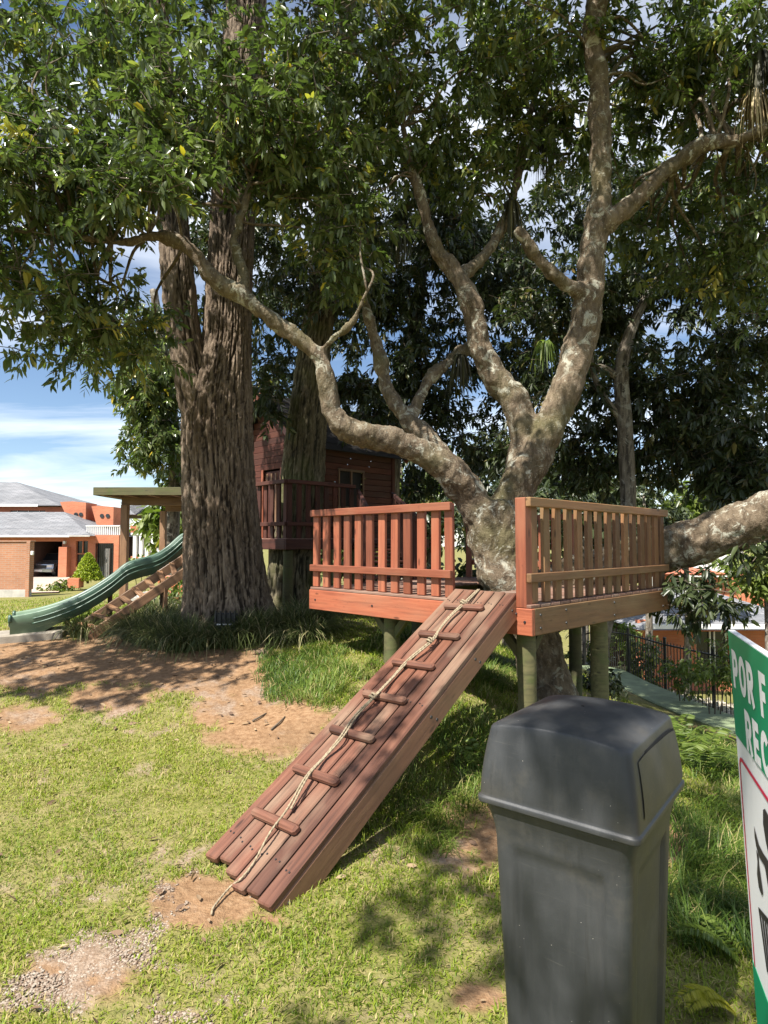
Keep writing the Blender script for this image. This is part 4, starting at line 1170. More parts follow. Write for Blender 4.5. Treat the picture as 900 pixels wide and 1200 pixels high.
def deck_tree():
    base = P(648, 830, 6.36)
    root = thing('deck_tree', (base.x, base.y, g1(base.x, base.y)), 'forked lichen-spotted tree growing up through the square deck', 'tree')
    Vs, Fs, o = [], [], 0
    for k, rows in LIMBS.items():
        V, Q, T = tube_np(pxpath([(r[0], r[1], r[2]*{'low': 0.9, 'left': 0.76, 'trunk': 0.88}.get(k, 0.80)) + tuple(r[3:]) for r in rows], 6.4), 40, 14)
        Vs.append(V); Fs += (Q+o).tolist()+(T+o).tolist(); o += len(V)
    me = bpy.data.meshes.new('limbs_raw'); me.from_pydata(np.vstack(Vs).tolist(), [], Fs)
    tmp = bpy.data.objects.new('tmp_limbs', me); COL.objects.link(tmp)
    rm = tmp.modifiers.new('r', 'REMESH'); rm.mode = 'VOXEL'; rm.voxel_size = 0.021; rm.adaptivity = 0
    sm = tmp.modifiers.new('s', 'SMOOTH'); sm.factor = 0.5; sm.iterations = 5
    dg = bpy.context.evaluated_depsgraph_get(); dg.update()
    me2 = bpy.data.meshes.new_from_object(tmp.evaluated_get(dg)); bpy.data.objects.remove(tmp); bpy.data.meshes.remove(me)
    me2.name = 'trunk'
    n = len(me2.vertices); co = np.empty(n*3, np.float32); me2.vertices.foreach_get('co', co); co = co.reshape(-1, 3).astype(float)
    no = np.empty(n*3, np.float32); me2.vertices.foreach_get('normal', no); no = no.reshape(-1, 3)
    d = (fbm(co[:, 0]*2.6+4, co[:, 1]*2.6, co[:, 2]*2.6, 2)-0.5)*0.07 + (fbm(co[:, 0]*6, co[:, 1]*6, co[:, 2]*5, 3)-0.5)*0.07 + (fbm(co[:, 0]*17, co[:, 1]*17, co[:, 2]*9, 3)-0.5)*0.045
    co = co + no*d[:, None]
    me2.vertices.foreach_set('co', co.astype(np.float32).ravel()); me2.update()
    me2.polygons.foreach_set('use_smooth', np.ones(len(me2.polygons), bool))
    me2.materials.clear(); me2.materials.append(M['bark_lichen'])
    link(bpy.data.objects.new('trunk', me2), root)
    # torn end of the broken stub
    bl = [ # left crown: over the lawn side
      B(40, 330, 5.6, 0.95, 0.8, 0.75, 100), B(120, 380, 6.3, 0.85, 0.7, 0.55, 80), B(20, 210, 5.3, 0.8, 0.8, 0.6, 80), B(110, 200, 5.6, 0.8, 0.7, 0.55, 80),
      B(60, 80, 5.8, 1.0, 0.7, 0.8, 90), B(180, 120, 5.7, 0.8, 0.7, 0.7, 80), B(190, 10, 6.2, 0.8, 0.7, 0.6, 50), B(-120, 260, 5.2, 0.9, 1.0, 0.9, 60), B(-150, 60, 5.6, 0.9, 0.8, 0.8, 40), B(140, 215, 5.0, 0.55, 0.3, 0.28, 34), B(30, 190, 4.9, 0.5, 0.3, 0.3, 30), B(310, 130, 5.3, 0.5, 0.3, 0.35, 30), B(750, 160, 7.6, 1.0, .7, .8, 90), B(860, 190, 7.8, .8, .7, .8, 80), B(620, 90, 7.6, .9, .7, .8, 80),
      B(205, 195, 5.5, 0.5, 0.4, 0.4, 45),
      # centre
      B(310, 100, 5.9, 0.75, 0.7, 0.75, 85), B(300, 210, 6.1, 0.45, 0.4, 0.35, 36), B(380, 190, 6.1, 0.65, 0.6, 0.7, 85), B(400, 290, 6.2, 0.5, 0.5, 0.5, 60), B(400, 60, 6.2, 0.8, 0.8, 0.8, 90),
      B(470, 120, 6.5, 0.8, 0.7, 0.8, 90), B(560, 60, 6.6, 0.8, 0.8, 0.8, 90), B(540, 200, 6.9, 0.7, 0.6, 0.6, 80), B(620, 160, 7.2, 0.7, 0.6, 0.7, 80), B(640, 20, 6.6, 0.8, 0.8, 0.7, 80),
      # right
      B(770, 40, 6.6, 0.9, 0.8, 0.7, 90), B(860, 80, 6.2, 0.8, 0.7, 0.7, 80), B(800, 120, 7.0, 0.8, 0.7, 0.7, 90), B(880, 250, 6.6, 0.6, 0.6, 0.6, 60), B(780, 280, 7.4, 0.8, 0.6, 0.6, 80), B(860, 340, 7.2, 0.6, 0.6, 0.5, 60),
      B(960, 200, 6.0, 0.8, 0.8, 0.9, 60),
      # above the picture
      B(300, -160, 6.4, 1.5, 0.9, 0.8, 50), B(600, -160, 6.2, 1.8, 1.2, 0.9, 110), B(880, -120, 6.0, 1.2, 1.2, 0.9, 70), B(500, -330, 5.6, 2.0, 1.2, 0.8, 70)]
    bl = [(a, b, int(k*1.08)) for a, b, k in bl]
    c = crown_clear(sample_blobs(bl, 0.40, 1.5, 5))
    c2 = crown_clear(sample_blobs([W(-1.5, -0.7, 6.2, 1.2, 1.0, 0.5, 60), W(-0.4, 0.6, 6.4, 1.0, 1.0, 0.5, 55), W(1.5, 2.2, 6.6, 1.2, 1.2, 0.7, 50), W(-.6, 3.9, 6.8, .8, .7, .5, 24), W(0.9, 3.9, 7.0, 1.0, 0.8, 0.6, 40), W(-2.7, -1.1, 6.0, 1.2, 1.0, 0.5, 22), W(-2.3, 0.7, 6.3, 0.9, 0.8, 0.4, 18), W(3.4, 3.4, 6.2, 1.2, 1.2, 0.7, 50),  # leaf clumps out of view, added to cast dapples on bin, ramp and grass
      # mostly unseen high leaves added to shade the limbs, thick trunk and soil
      W(0.0, 4.9, 8.0, 1.5, 0.9, 0.7, 140), W(1.8, 5.0, 8.0, 1.3, 0.9, 0.7, 125), W(-0.3, 3.6, 7.2, 0.9, 0.5, 0.4, 45), W(-1.5, 5.2, 7.9, 1.0, 0.7, 0.5, 26), W(-3.6, 6.4, 7.2, 1.2, 0.8, 0.6, 40), W(-5.5, 4.3, 5.4, 1.7, 1.3, 0.6, 190), W(-4.2, 3.9, 5.2, 1.0, 0.8, 0.5, 80), W(-4.9, 3.3, 5.3, 0.9, 0.5, 0.4, 45), W(-3.4, 7.0, 7.6, 1.2, 0.9, 0.7, 90),
      W(-2.4, 0.4, 6.6, 1.3, 1.2, 0.5, 12), W(3.3, 4.6, 7.2, 1.0, 1.0, .6, 70)], 0.40, 1.3, 8))
    foliage('crown', root, np.vstack([c, c2]), M['leaf'], (0.065, 0.145), 25, 0.33, 0.34, 0.28, 0.47, 0.004)
    nodes = []
    for k, rows in LIMBS.items():
        if k in ('trunk', 'low'): continue
        q, _ = rpath(pxpath(rows, 6.4), 40); nodes.append(q[10:])
    nodes = np.vstack(nodes); Vb, Fb, ob = [], [], 0
    cc = c[RNG.permutation(len(c))]
    made = 0
    for p in cc:
        dist = np.linalg.norm(nodes[:, :3]-p, axis=1); i = int(np.argmin(dist + RNG.uniform(0, .5, len(dist))))
        if dist[i] > 1.9 or dist[i] < 0.35: continue
        a = nodes[i, :3]; d = p-a; L = np.linalg.norm(d)
        r0 = min(nodes[i, 3]*0.5, 0.006+0.013*L)
        j = RNG.normal(0, 0.09*L, (2, 3)); j[:, 2] += 0.10*L
        V, Q, T = tube_np([(*a, r0), (*(a+d*.33+j[0]), r0*.8), (*(a+d*.68+j[1]*.8), r0*.55), (*p, 0.004)], 12, 6)
        Vb.append(V); Fb += (Q+ob).tolist()+(T+ob).tolist(); ob += len(V); made += 1
        if made >= 300: break
    me3 = bpy.data.meshes.new('branches'); me3.from_pydata(np.vstack(Vb).tolist(), [], Fb)
    me3.polygons.foreach_set('use_smooth', np.ones(len(me3.polygons), bool)); me3.materials.append(M['bark_lichen'])
    br = link(bpy.data.objects.new('branches', me3), root); br['kind'] = 'stuff'
    # hanging sprays from the low limb
    s = sample_blobs([B(805, 685, 6.3, 0.30, 0.2, 0.18, 17), B(830, 695, 6.2, 0.28, 0.2, 0.2, 16), B(800, 715, 6.3, 0.16, 0.12, 0.12, 7), B(845, 715, 6.2, 0.14, 0.1, 0.12, 6), B(880, 650, 6.1, .25, .2, .15, 9)], 0.2, 1, 3)
    o = foliage('hanging_spray', root, s, M['leaf_dark'], (0.09, 0.14), 16, 0.24, 0.32, 0.6)
deck_tree()

def hidden_tree(name, label, rows, D, blobs, mat, holes=0.45, leafL=(0.11, 0.17), per=18, twig=0.34, seed=1, barkm='bark_back', extra=(), group=None, flare=None, wl=0.32):
    pth = pxpath(rows, D)
    x, y = pth[0][0], pth[0][1]
    root = thing(name, (x, y, g1(x, y)), label, 'tree', group)
    pth = [(x, y, g1(x, y)-0.1, pth[0][3]*1.15)] + pth
    parts = []
    for k, pp in enumerate([pth] + [pxpath(r, D) for r in extra]):
        parts.append(furrow_tube(pp, 120, 36, 6, 0.012, seed+k, flare))
    join_tubes('trunk', parts, M[barkm], root)
    c = sample_blobs(blobs, holes, 0.9, seed)
    foliage('crown', root, c, mat, leafL, per, twig, wl)
hidden_tree('slender_tree', 'slender pale trunk with dark crown standing behind the right railing', [(700, 800, 20, 9.6), (707, 740, 20, 9.5), (725, 670, 19, 9.4), (736, 600, 18), (732, 500, 18), (728, 440, 17), (735, 400, 14), (755, 352, 10), (790, 300, 7)], 9.3,
    [B(650, 470, 9.6, 0.7, 0.8, 0.8, 110), B(690, 540, 10.2, 0.7, 0.8, 0.6, 100), B(740, 330, 9.6, 1.0, 0.8, 0.7, 130), B(800, 430, 9.4, 1.0, 0.8, 0.8, 150), B(860, 500, 9.0, 0.9, 0.8, 0.7, 140), B(880, 400, 9.2, 0.8, 0.8, 0.7, 100), B(780, 530, 9.8, 0.8, 0.7, 0.5, 90), B(640, 350, 9.8, 0.9, 0.8, 0.8, 110), B(900, 570, 8.6, 0.6, 0.6, 0.4, 80), B(850, 555, 9.0, 0.5, 0.5, 0.3, 50), B(690, 230, 10, 1.0, .8, .8, 110), B(740, 480, 9.9, .7, .7, .6, 100), B(820, 330, 9.6, .9, .8, .7, 110), B(700, 380, 10, .7, .7, .6, 90), B(610, 520, 10.5, .5, .6, .4, 50)],
    M['leaf_dark'], 0.43, (0.10, 0.17), 22, 0.36, 31, extra=[[(729, 445, 10), (700, 430, 8), (670, 440, 6)], [(733, 500, 9), (700, 450, 7), (690, 400, 5)]])
hidden_tree('back_tree', 'dark leafy tree standing behind the playhouse roof', [(455, 640, 24), (458, 560, 22), (470, 460, 19), (490, 360, 15), (500, 260, 9)], 13.0,
    [B(430, 380, 13, 1.2, 1.0, 1.0, 150), B(520, 400, 13, 1.3, 1.0, 1.1, 170), B(350, 330, 13, 1.3, 1.0, 1.0, 150), B(540, 500, 13, 1.0, .9, .6, 100), B(560, 300, 13, 1.3, 1., 1.1, 150), B(450, 270, 13, 1.4, 1.1, 1.0, 160), B(320, 430, 13.5, 0.9, 0.9, 0.9, 90), B(640, 400, 13.5, 1.2, 1, 1.1, 130), B(480, 555, 13.5, 0.9, 0.8, 0.5, 70), B(470, 350, 12.4, 1.0, .8, .8, 110), B(400, 300, 12.4, 0.9, .8, .7, 90), B(490, 460, 12.6, .9, .7, .6, 90), B(590, 440, 12.6, .8, .7, .7, 90), B(430, 470, 12.8, .7, .7, .5, 60), B(570, 540, 12.8, .6, .6, .35, 40), B(620, 300, 12.4, .9, .8, .8, 90), B(320, 360, 12.4, .8, .7, .7, 70), B(255, 280, 12.4, .7, .6, .6, 80), B(300, 260, 12, .7, .6, .6, 80), B(500, 230, 11.6, .9, .6, .7, 110), B(590, 330, 11.8, .7, .6, .6, 90), B(530, 290, 11.8, .7, .6, .6, 90), B(660, 250, 11.8, .8, .6, .7, 90), B(430, 230, 11.6, .8, .6, .7, 90), B(740, 220, 12, .9, .6, .8, 90), B(830, 240, 12, .9, .6, .7, 90), B(480, 420, 12, .6, .5, .4, 60), B(440, 490, 10.6, 0.45, 0.3, 0.22, 30), B(312, 465, 9.3, 0.3, 0.3, 0.22, 20), B(420, 450, 10.2, .5, .3, .3, 34)],
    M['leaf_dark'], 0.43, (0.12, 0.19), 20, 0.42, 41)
hidden_tree('left_back_tree', 'dark leafy tree rising behind the slide canopy', [(200, 640, 18), (205, 540, 16), (195, 440, 13), (180, 340, 9)], 16.5,
    [B(195, 500, 16.5, 0.9, 0.8, 0.9, 80), B(180, 400, 16.5, 1.4, 1, 1.1, 130), B(120, 400, 16.5, 1.0, 0.9, 0.7, 60), B(215, 545, 16.5, 0.6, 0.6, 0.5, 40), B(180, 520, 15.5, 0.8, 0.7, 0.8, 110), B(165, 470, 15.5, 0.8, 0.7, 0.8, 100), B(190, 440, 15.5, .9, .7, .8, 110), B(300, 470, 16.5, 1.0, 1.0, 1.0, 90)],
    M['leaf'], 0.45, (0.16, 0.24), 16, 0.45, 51)
hidden_tree('far_right_tree', 'dark bushy tree overhanging the low grey limb', [(960, 760, 40), (950, 640, 36), (930, 520, 30), (900, 400, 20)], 11.5,
    [B(880, 540, 11.5, 1.1, 1.0, 0.9, 150), B(820, 500, 11.8, 1.0, 1.0, 0.8, 120), B(930, 420, 11.5, 1.3, 1.1, 1.1, 150), B(930, 620, 11.2, 0.9, 0.8, 0.6, 80), B(720, 430, 12.5, 1.1, 1.0, 0.9, 110), B(880, 300, 12, 1.4, 1.1, 1.0, 120)],
    M['leaf_dark'], 0.42, (0.12, 0.19), 20, 0.42, 61)
def hedge_tree(name, label, px, py, D, rx, rz, n, mat, seed, L=(0.3, 0.5), group=None):
    c = P(px, py, D)
    root = thing(name, (c.x, c.y, g1(c.x, c.y)), label, 'tree', group)
    z0 = g1(c.x, c.y)
    join_tubes('trunk', [furrow_tube([(c.x, c.y, z0-0.2, 0.16), (c.x+.1, c.y, (z0+c.z)/2, 0.12), (c.x, c.y, c.z+rz*0.5, 0.05)], 30, 16, 5, .01, seed)], M['bark_back'], root)
    k = sample_blobs([((c.x, c.y, c.z), (rx, rx*0.8, rz), n), ((c.x+rx*.5, c.y, c.z-rz*.3), (rx*.7, rx*0.6, rz*.6), n//2), ((c.x-rx*.5, c.y, c.z-rz*.2), (rx*.7, rx*0.6, rz*.7), n//2)], 0.43, 0.5, seed)
    foliage('crown', root, k, mat, L, 14, 0.7, 0.4, 0.3, twig_part=False)
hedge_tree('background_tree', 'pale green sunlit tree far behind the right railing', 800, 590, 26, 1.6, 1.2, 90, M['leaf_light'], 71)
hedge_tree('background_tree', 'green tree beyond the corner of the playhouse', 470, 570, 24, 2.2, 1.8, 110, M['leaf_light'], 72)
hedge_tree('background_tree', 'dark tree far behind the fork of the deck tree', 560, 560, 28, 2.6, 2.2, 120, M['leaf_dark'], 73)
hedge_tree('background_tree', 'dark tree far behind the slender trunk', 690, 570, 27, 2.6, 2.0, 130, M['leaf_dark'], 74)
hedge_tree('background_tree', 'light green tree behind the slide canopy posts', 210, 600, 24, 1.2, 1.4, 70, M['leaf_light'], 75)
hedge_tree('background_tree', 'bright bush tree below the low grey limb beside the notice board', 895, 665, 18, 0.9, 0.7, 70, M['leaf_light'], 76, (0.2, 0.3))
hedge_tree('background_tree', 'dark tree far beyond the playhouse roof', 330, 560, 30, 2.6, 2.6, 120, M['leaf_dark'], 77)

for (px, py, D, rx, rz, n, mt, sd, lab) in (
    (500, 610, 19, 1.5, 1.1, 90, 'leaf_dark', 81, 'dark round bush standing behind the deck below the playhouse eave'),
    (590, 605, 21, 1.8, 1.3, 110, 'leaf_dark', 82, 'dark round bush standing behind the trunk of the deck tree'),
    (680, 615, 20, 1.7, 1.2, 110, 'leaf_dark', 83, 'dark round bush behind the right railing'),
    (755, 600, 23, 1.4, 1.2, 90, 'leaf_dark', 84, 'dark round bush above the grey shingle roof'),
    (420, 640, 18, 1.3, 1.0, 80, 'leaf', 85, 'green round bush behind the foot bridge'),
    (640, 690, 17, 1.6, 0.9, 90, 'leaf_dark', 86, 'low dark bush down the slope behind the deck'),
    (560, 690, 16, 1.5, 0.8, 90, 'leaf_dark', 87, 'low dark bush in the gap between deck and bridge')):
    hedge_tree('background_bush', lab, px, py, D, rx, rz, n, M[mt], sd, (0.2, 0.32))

# ------------------------------------------------------------------ playhouse
PH = Vector((-1.45, 10.5, 0)); PFZ = 1.66
def ph(t, s, z): return PH + UX*t + VX*s + Z*z
def playhouse():
    root = thing('playhouse', ph(1.1, 0.9, 0.4), 'dark red timber playhouse with gable roof and slatted balcony behind the furrowed trunks', 'playhouse')
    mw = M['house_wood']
    LT, WS, HE = 2.25, 1.9, 1.75       # along u, along v, eave height
    APEX = 0.88
    bh = 0.115
    # siding boards: gable end (faces -u), long side (faces -v), back ones
    nrows = int(HE/bh)
    def siding(A, B, out, z, label=None):
        board('siding_board', root, mw, A + Z*(z+bh/2) + out*0.012, B + Z*(z+bh/2) + out*0.012, 0.024, bh-0.006, (Z*1.0 + out*0.10).normalized())
    for i in range(nrows):
        z = PFZ + i*bh
        # gable end with a doorway (s from 0.55 to 1.15)
        if i < 11:
            siding(ph(0, 0.02, 0), ph(0, 0.50, 0), -UX, z); siding(ph(0, 1.12, 0), ph(0, WS, 0), -UX, z)
        else: siding(ph(0, 0.02, 0), ph(0, WS, 0), -UX, z)
        # long side with a window (t 0.85..1.45)
        if 5 <= i <= 10:
            siding(ph(0, 0, 0), ph(0.85, 0, 0), -VX, z); siding(ph(1.45, 0, 0), ph(LT, 0, 0), -VX, z)
        else: siding(ph(0, 0, 0), ph(LT, 0, 0), -VX, z)
        siding(ph(LT, 0.02, 0), ph(LT, WS, 0), UX, z)
        siding(ph(0, WS, 0), ph(LT, WS, 0), VX, z)
    for i in range(8):
        z = PFZ + nrows*bh + i*bh
        k = (z + bh - (PFZ+HE))/APEX
        if k > 0.97: break
        half = max(0.06, WS/2*(1-max(k, 0)))
        for t, out in ((0, -UX), (LT, UX)):
            siding(ph(t, WS/2-half, 0), ph(t, WS/2+half, 0), out, z)
    # corner posts, door, window
    for t, s in ((-0.01, -0.01), (LT+.01, -0.01), (-0.01, WS+.01), (LT+.01, WS+.01)):
        board('corner_post', root, mw, ph(t, s, PFZ-0.1), ph(t, s, PFZ+HE), 0.08, 0.08, UX)
    dark = plain('dark_interior', (0.012, 0.009, 0.008), 0.8)
    d = board('door', root, mw, ph(0.03, 0.81, PFZ+0.02), ph(0.03, 0.81, PFZ+1.24), 0.56, 0.03, UX)
    for k in range(4): board('door_batten', d, M['brown_wood'], ph(0.008, 0.60+k*0.14, PFZ+0.05), ph(0.008, 0.60+k*0.14, PFZ+1.2), 0.05, 0.014, UX)
    for s in (0.51, 1.11): board('door_frame', root, M['deck'], ph(-0.03, s, PFZ), ph(-0.03, s, PFZ+1.28), 0.06, 0.03, UX)
    w = board('window', root, dark, ph(0.86, 0.03, PFZ+0.92), ph(1.44, 0.03, PFZ+0.92), 0.03, 0.68, Z)
    for A, Bq in (((0.85, .575), (0.85, 1.27)), ((1.45, .575), (1.45, 1.27)), ((1.15, .575), (1.15, 1.27))):
        board('window_bar', w, M['brown_wood'], ph(A[0], -0.03, PFZ+A[1]), ph(Bq[0], -0.03, PFZ+Bq[1]), 0.045, 0.03, UX)
    for z in (.575, 1.27): board('window_bar', w, M['brown_wood'], ph(0.82, -0.032, PFZ+z), ph(1.48, -0.032, PFZ+z), 0.03, 0.045, Z)
    # roof: two slopes of dark boards, barge boards in red
    dk_r = plain('dark_roofing', (0.016, 0.013, 0.012), 0.85, 0.3, 14, 0.4)
    ov = 0.22
    for sgn in (0, 1):
        s_e = -ov if sgn == 0 else WS+ov
        z_e = PFZ+HE - ov*APEX/(WS/2); z_r = PFZ+HE+APEX
        nb = 8
        up = (Z*(WS/2) + VX*(-APEX if sgn == 0 else APEX)).normalized()
        for k in range(nb):
            f0, f1 = k/nb, (k+1)/nb; fm = (f0+f1)/2
            sm = s_e + (WS/2-s_e)*fm; zm = z_e + (z_r-z_e)*fm + 0.03
            wd = math.hypot((WS/2-s_e)/nb, (z_r-z_e)/nb)
            board('roof_board', root, dk_r, ph(-ov, sm, zm), ph(LT+ov, sm, zm), wd+0.012, 0.02+0.012*(k % 2), up)
        for t in (-ov-0.015, LT+ov+0.015):
            board('barge_board', root, M['deck'], ph(t, s_e, z_e-0.01), ph(t, WS/2, z_r-0.01), 0.025, 0.10, up)
    # floor platform with wrap-round balcony
    bd = 0.95
    board('floor', root, M['deck_floor'], ph(-bd, WS/2-bd/2, PFZ-0.02), ph(LT, WS/2-bd/2, PFZ-0.02), WS+bd, 0.04, Z)
    board('rim_board', root, mw, ph(-bd-.02, -bd, PFZ-0.09), ph(-bd-.02, WS, PFZ-0.09), 0.04, 0.16, Z)
    board('rim_board', root, mw, ph(-bd-.04, -bd-.02, PFZ-0.09), ph(LT, -bd-.02, PFZ-0.09), 0.04, 0.16, Z)
    def rail(A, along, L, out, n, label):
        r = bpy.data.objects.new('railing', None); link(r, root, Matrix.Translation(A)); r['label'] = label
        Bq = A+along*L; top = PFZ+0.86
        board('top_rail', r, mw, A+Z*top+out*.02, Bq+Z*top+out*.02, 0.06, 0.06, Z)
        board('mid_rail', r, mw, A+Z*(PFZ+.22)+out*.02, Bq+Z*(PFZ+.22)+out*.02, 0.04, 0.06, Z)
        for i in range(n):
            q = A+along*(0.06+(L-.1)*i/(n-1)) - out*.02
            board('baluster', r, mw, q+Z*(PFZ-.02), q+Z*(top-.02), .034, .085, along)
    rail(ph(-bd, -bd, 0), VX, WS+bd-0.1, -UX, 16, 'slatted balcony railing facing the slide')
    rail(ph(-bd, -bd, 0), UX, 1.35, -VX, 8, 'slatted balcony railing facing the deck')
    for t, s in ((-bd+.1, -bd+.1), (LT-.1, -.1), (LT-.1, WS-.1), (-bd+.1, WS-.1), (0.5, -bd+.1)):
        p = ph(t, s, 0); zb = g1(p.x, p.y)-.1
        tube_obj('stilt', [(p.x, p.y, zb, .08), (p.x, p.y, 1.0, .078), (p.x, p.y, PFZ-.04, .075)], 8, 14, M['post'], root)
    # sloping foot bridge from the balcony down to the deck
    br = thing('foot_bridge', dk(1.2, SIDE+0.3, 0.5), 'short sloping timber bridge joining the deck to the playhouse balcony', 'bridge')
    A0 = dk(0.9, SIDE+0.01, DZ-0.02); A1 = dk(1.7, SIDE+0.01, DZ-0.02)
    B0 = ph(0.45, -bd-0.05, PFZ-0.05); B1 = ph(1.25, -bd-0.05, PFZ-0.05)
    nb = 10
    for k in range(nb):
        f = (k+0.5)/nb
        a, b = A0.lerp(B0, f), A1.lerp(B1, f)
        board('tread', br, mw, a, b, (B0-A0).length/nb-0.012, 0.03, Z)
    for a, b in ((A0, B0), (A1, B1)):
        board('stringer', br, mw, a-Z*.075, b-Z*.075, 0.04, 0.12, Z)
        board('handrail', br, mw, a+Z*.80, b+Z*.84, 0.05, 0.07, Z)
        for k in range(7):
            q = a.lerp(b, (k+.3)/7)
            board('baluster', br, mw, q-Z*.05, q+Z*.80, .034, .08, UX)
playhouse()

# ------------------------------------------------------------------ wave slide
def slide():
    n = NT('green_slide_plastic')
    v = n.vec((1, 1, 1), 'Object', False)
    f = n.noise(v, 4, 5)
    hgt = n.attr('fade')
    c = n.ramp(f, [(0.3, (0.032, 0.072, 0.048)), (0.7, (0.055, 0.11, 0.076))])
    c = n.mix(n.math('MULTIPLY', hgt, 0.85), c, (0.17, 0.25, 0.165))
    c = n.mix(n.ramp(n.noise(n.vec((3, 3, 30), 'Object', False), 1, 5, .7), [(.55, 0.), (.7, .35)]), c, (0.14, 0.17, 0.14))
    n.col(c); n.rough(n.ramp(f, [(0.3, 0.3), (0.7, 0.5)]))
    M['slide'] = n.m
    # centre line at the bottom of the trough (px, py, depth)
    rows = [(226, 632, 8.78), (214, 637, 8.72), (198, 651, 8.62), (182, 661, 8.52), (164, 666, 8.43), (148, 672, 8.34), (130, 686, 8.26), (112, 698, 8.18), (92, 709, 8.1), (70, 718, 8.02), (48, 725, 7.94), (30, 729, 7.87), (14, 732, 7.8)]
    pts = [tuple(P(a, b, d)) for a, b, d in rows]
    q, s = rpath([p+(1.0,) for p in pts], 90)
    q = q[:, :3]
    top, bot = q[0], q[-1]
    dirh = (bot-top); dirh[2] = 0; dirh /= np.linalg.norm(dirh)
    side = np.array([-dirh[1], dirh[0], 0]); 
    if side[1] > 0: side = -side          # side points to the camera
    # cross-section: outer wall, rolled rim, trough, rolled rim, outer wall
    sec = [(0.275, -0.11), (0.285, 0.06), (0.292, 0.115), (0.285, 0.128), (0.262, 0.132), (0.245, 0.115), (0.235, 0.06), (0.20, 0.012), (0.12, -0.004), (0, -0.008)]
    sec = sec + [(-a, b) for a, b in sec[-2::-1]]
    sec = np.array(sec)
    under = np.array([(-0.265, -0.11), (-0.225, 0.045), (-0.19, -0.004), (0, -0.024), (0.19, -0.004), (0.225, 0.045), (0.265, -0.11)])
    sec = np.vstack([sec, under]); k = len(sec)
    sides = 0.275 + 0*s
    V = q[:, None, :] + side[None, None]*sec[None, :, :1]*0.95 + np.array([0, 0, 1.0])[None, None]*sec[None, :, 1:]
    # the last stretch flares out and its walls reach the ground
    e = sstep(s[-1]-0.55, s[-1], s)
    drop = np.zeros((len(s), k)); low = (sec[:, 1] <= -0.10)
    zg = gh(V[..., 0].ravel(), V[..., 1].ravel()).reshape(V.shape[:2])
    V[..., 2] = np.where(low[None], V[..., 2]*(1-e[:, None]) + (zg-0.03)*e[:, None], V[..., 2])
    V = V.reshape(-1, 3)
    i = np.arange(len(s)-1)[:, None]*k; j = np.arange(k)[None]; j2 = (j+1) % k
    F = np.stack([i+j, i+j2, i+k+j2, i+k+j], -1).reshape(-1, 4)
    root = thing('wave_slide', (bot[0], bot[1], bot[2]-0.2), 'green plastic wave slide coming down from the playhouse past the furrowed trunk', 'slide')
    o = mesh_np('chute', V, F, M['slide'], root, True, attrs={'fade': np.repeat(sstep(s[-1]*0.62, s[-1]*1.02, s), k)})
    # front lip
    lip = [(*(bot + side*a + np.array([0, 0, b])), 0.022) for a, b in sec[1:18]]
    tube_obj('exit_lip', lip, 50, 8, M['slide'], root)
    # mould ribs along the near wall
    for off, dz in ((0.279, -0.01), (0.283, 0.05)):
        ln = [(*(q[m] + side*off*0.95 + np.array([0, 0, dz])), 0.012) for m in range(0, 84, 4)]
        tube_obj('moulded_rib', ln, 80, 6, M['slide'], root)
    for m in (18, 45, 66):
        p = q[m]; z0 = g1(p[0], p[1])
        tube_obj('support_leg', [(p[0], p[1], z0-.1, .03), (p[0], p[1], (z0+p[2])/2, .03), (p[0], p[1], p[2]-.03, .03)], 6, 10, M['brown_wood'], root)
    # low kerb that the slide ends on
    a = G(-30, 752); b = G(78, 743)
    bm = bmesh.new(); chamfer_box_bm(bm, (b-a).length, 0.55, 0.16, 0.02)
    kb = mesh_bm('landing_slab', bm, plain('dusty_stone', (0.27, 0.235, 0.19), 0.95, 0.25, 5, 0.6), None, world_m=frame(a+Z*0.0, b+Z*0.0, Z))
    tag(kb, 'flat grey stone slab under the foot of the slide', 'slab')
M['concrete'] = plain('concrete', (0.42, 0.40, 0.36), 0.9, 0.18, 4, 0.4)
slide()
def timber_ladder():
    root = thing('timber_ladder', G(110, 728), 'sloping brown timber ladder with cross rungs in front of the slide', 'ladder')
    A1 = P(226, 664, 8.25); A0 = P(104, 732, 7.6); B1 = P(226, 648, 8.5); B0 = P(82, 728, 7.85)
    A0.z = g1(A0.x, A0.y)+.02; B0.z = g1(B0.x, B0.y)+.02
    for a, b in ((A0, A1), (B0, B1)): board('stringer', root, M['brown_wood'], a, b, 0.05, 0.12, Z, 0.006)
    for k in range(9):
        f = 0.08+k*0.105
        board('rung', root, M['brown_wood'], A0.lerp(A1, f)+Z*.05, B0.lerp(B1, f)+Z*.05, 0.07, 0.035, Z)
    for f in (0.42, 0.72):
        p = A0.lerp(A1, f); z0 = g1(p.x, p.y)
        board('prop', root, M['brown_wood'], Vector((p.x, p.y, z0-.05)), p-Z*.03, 0.05, 0.05, UX)
timber_ladder()

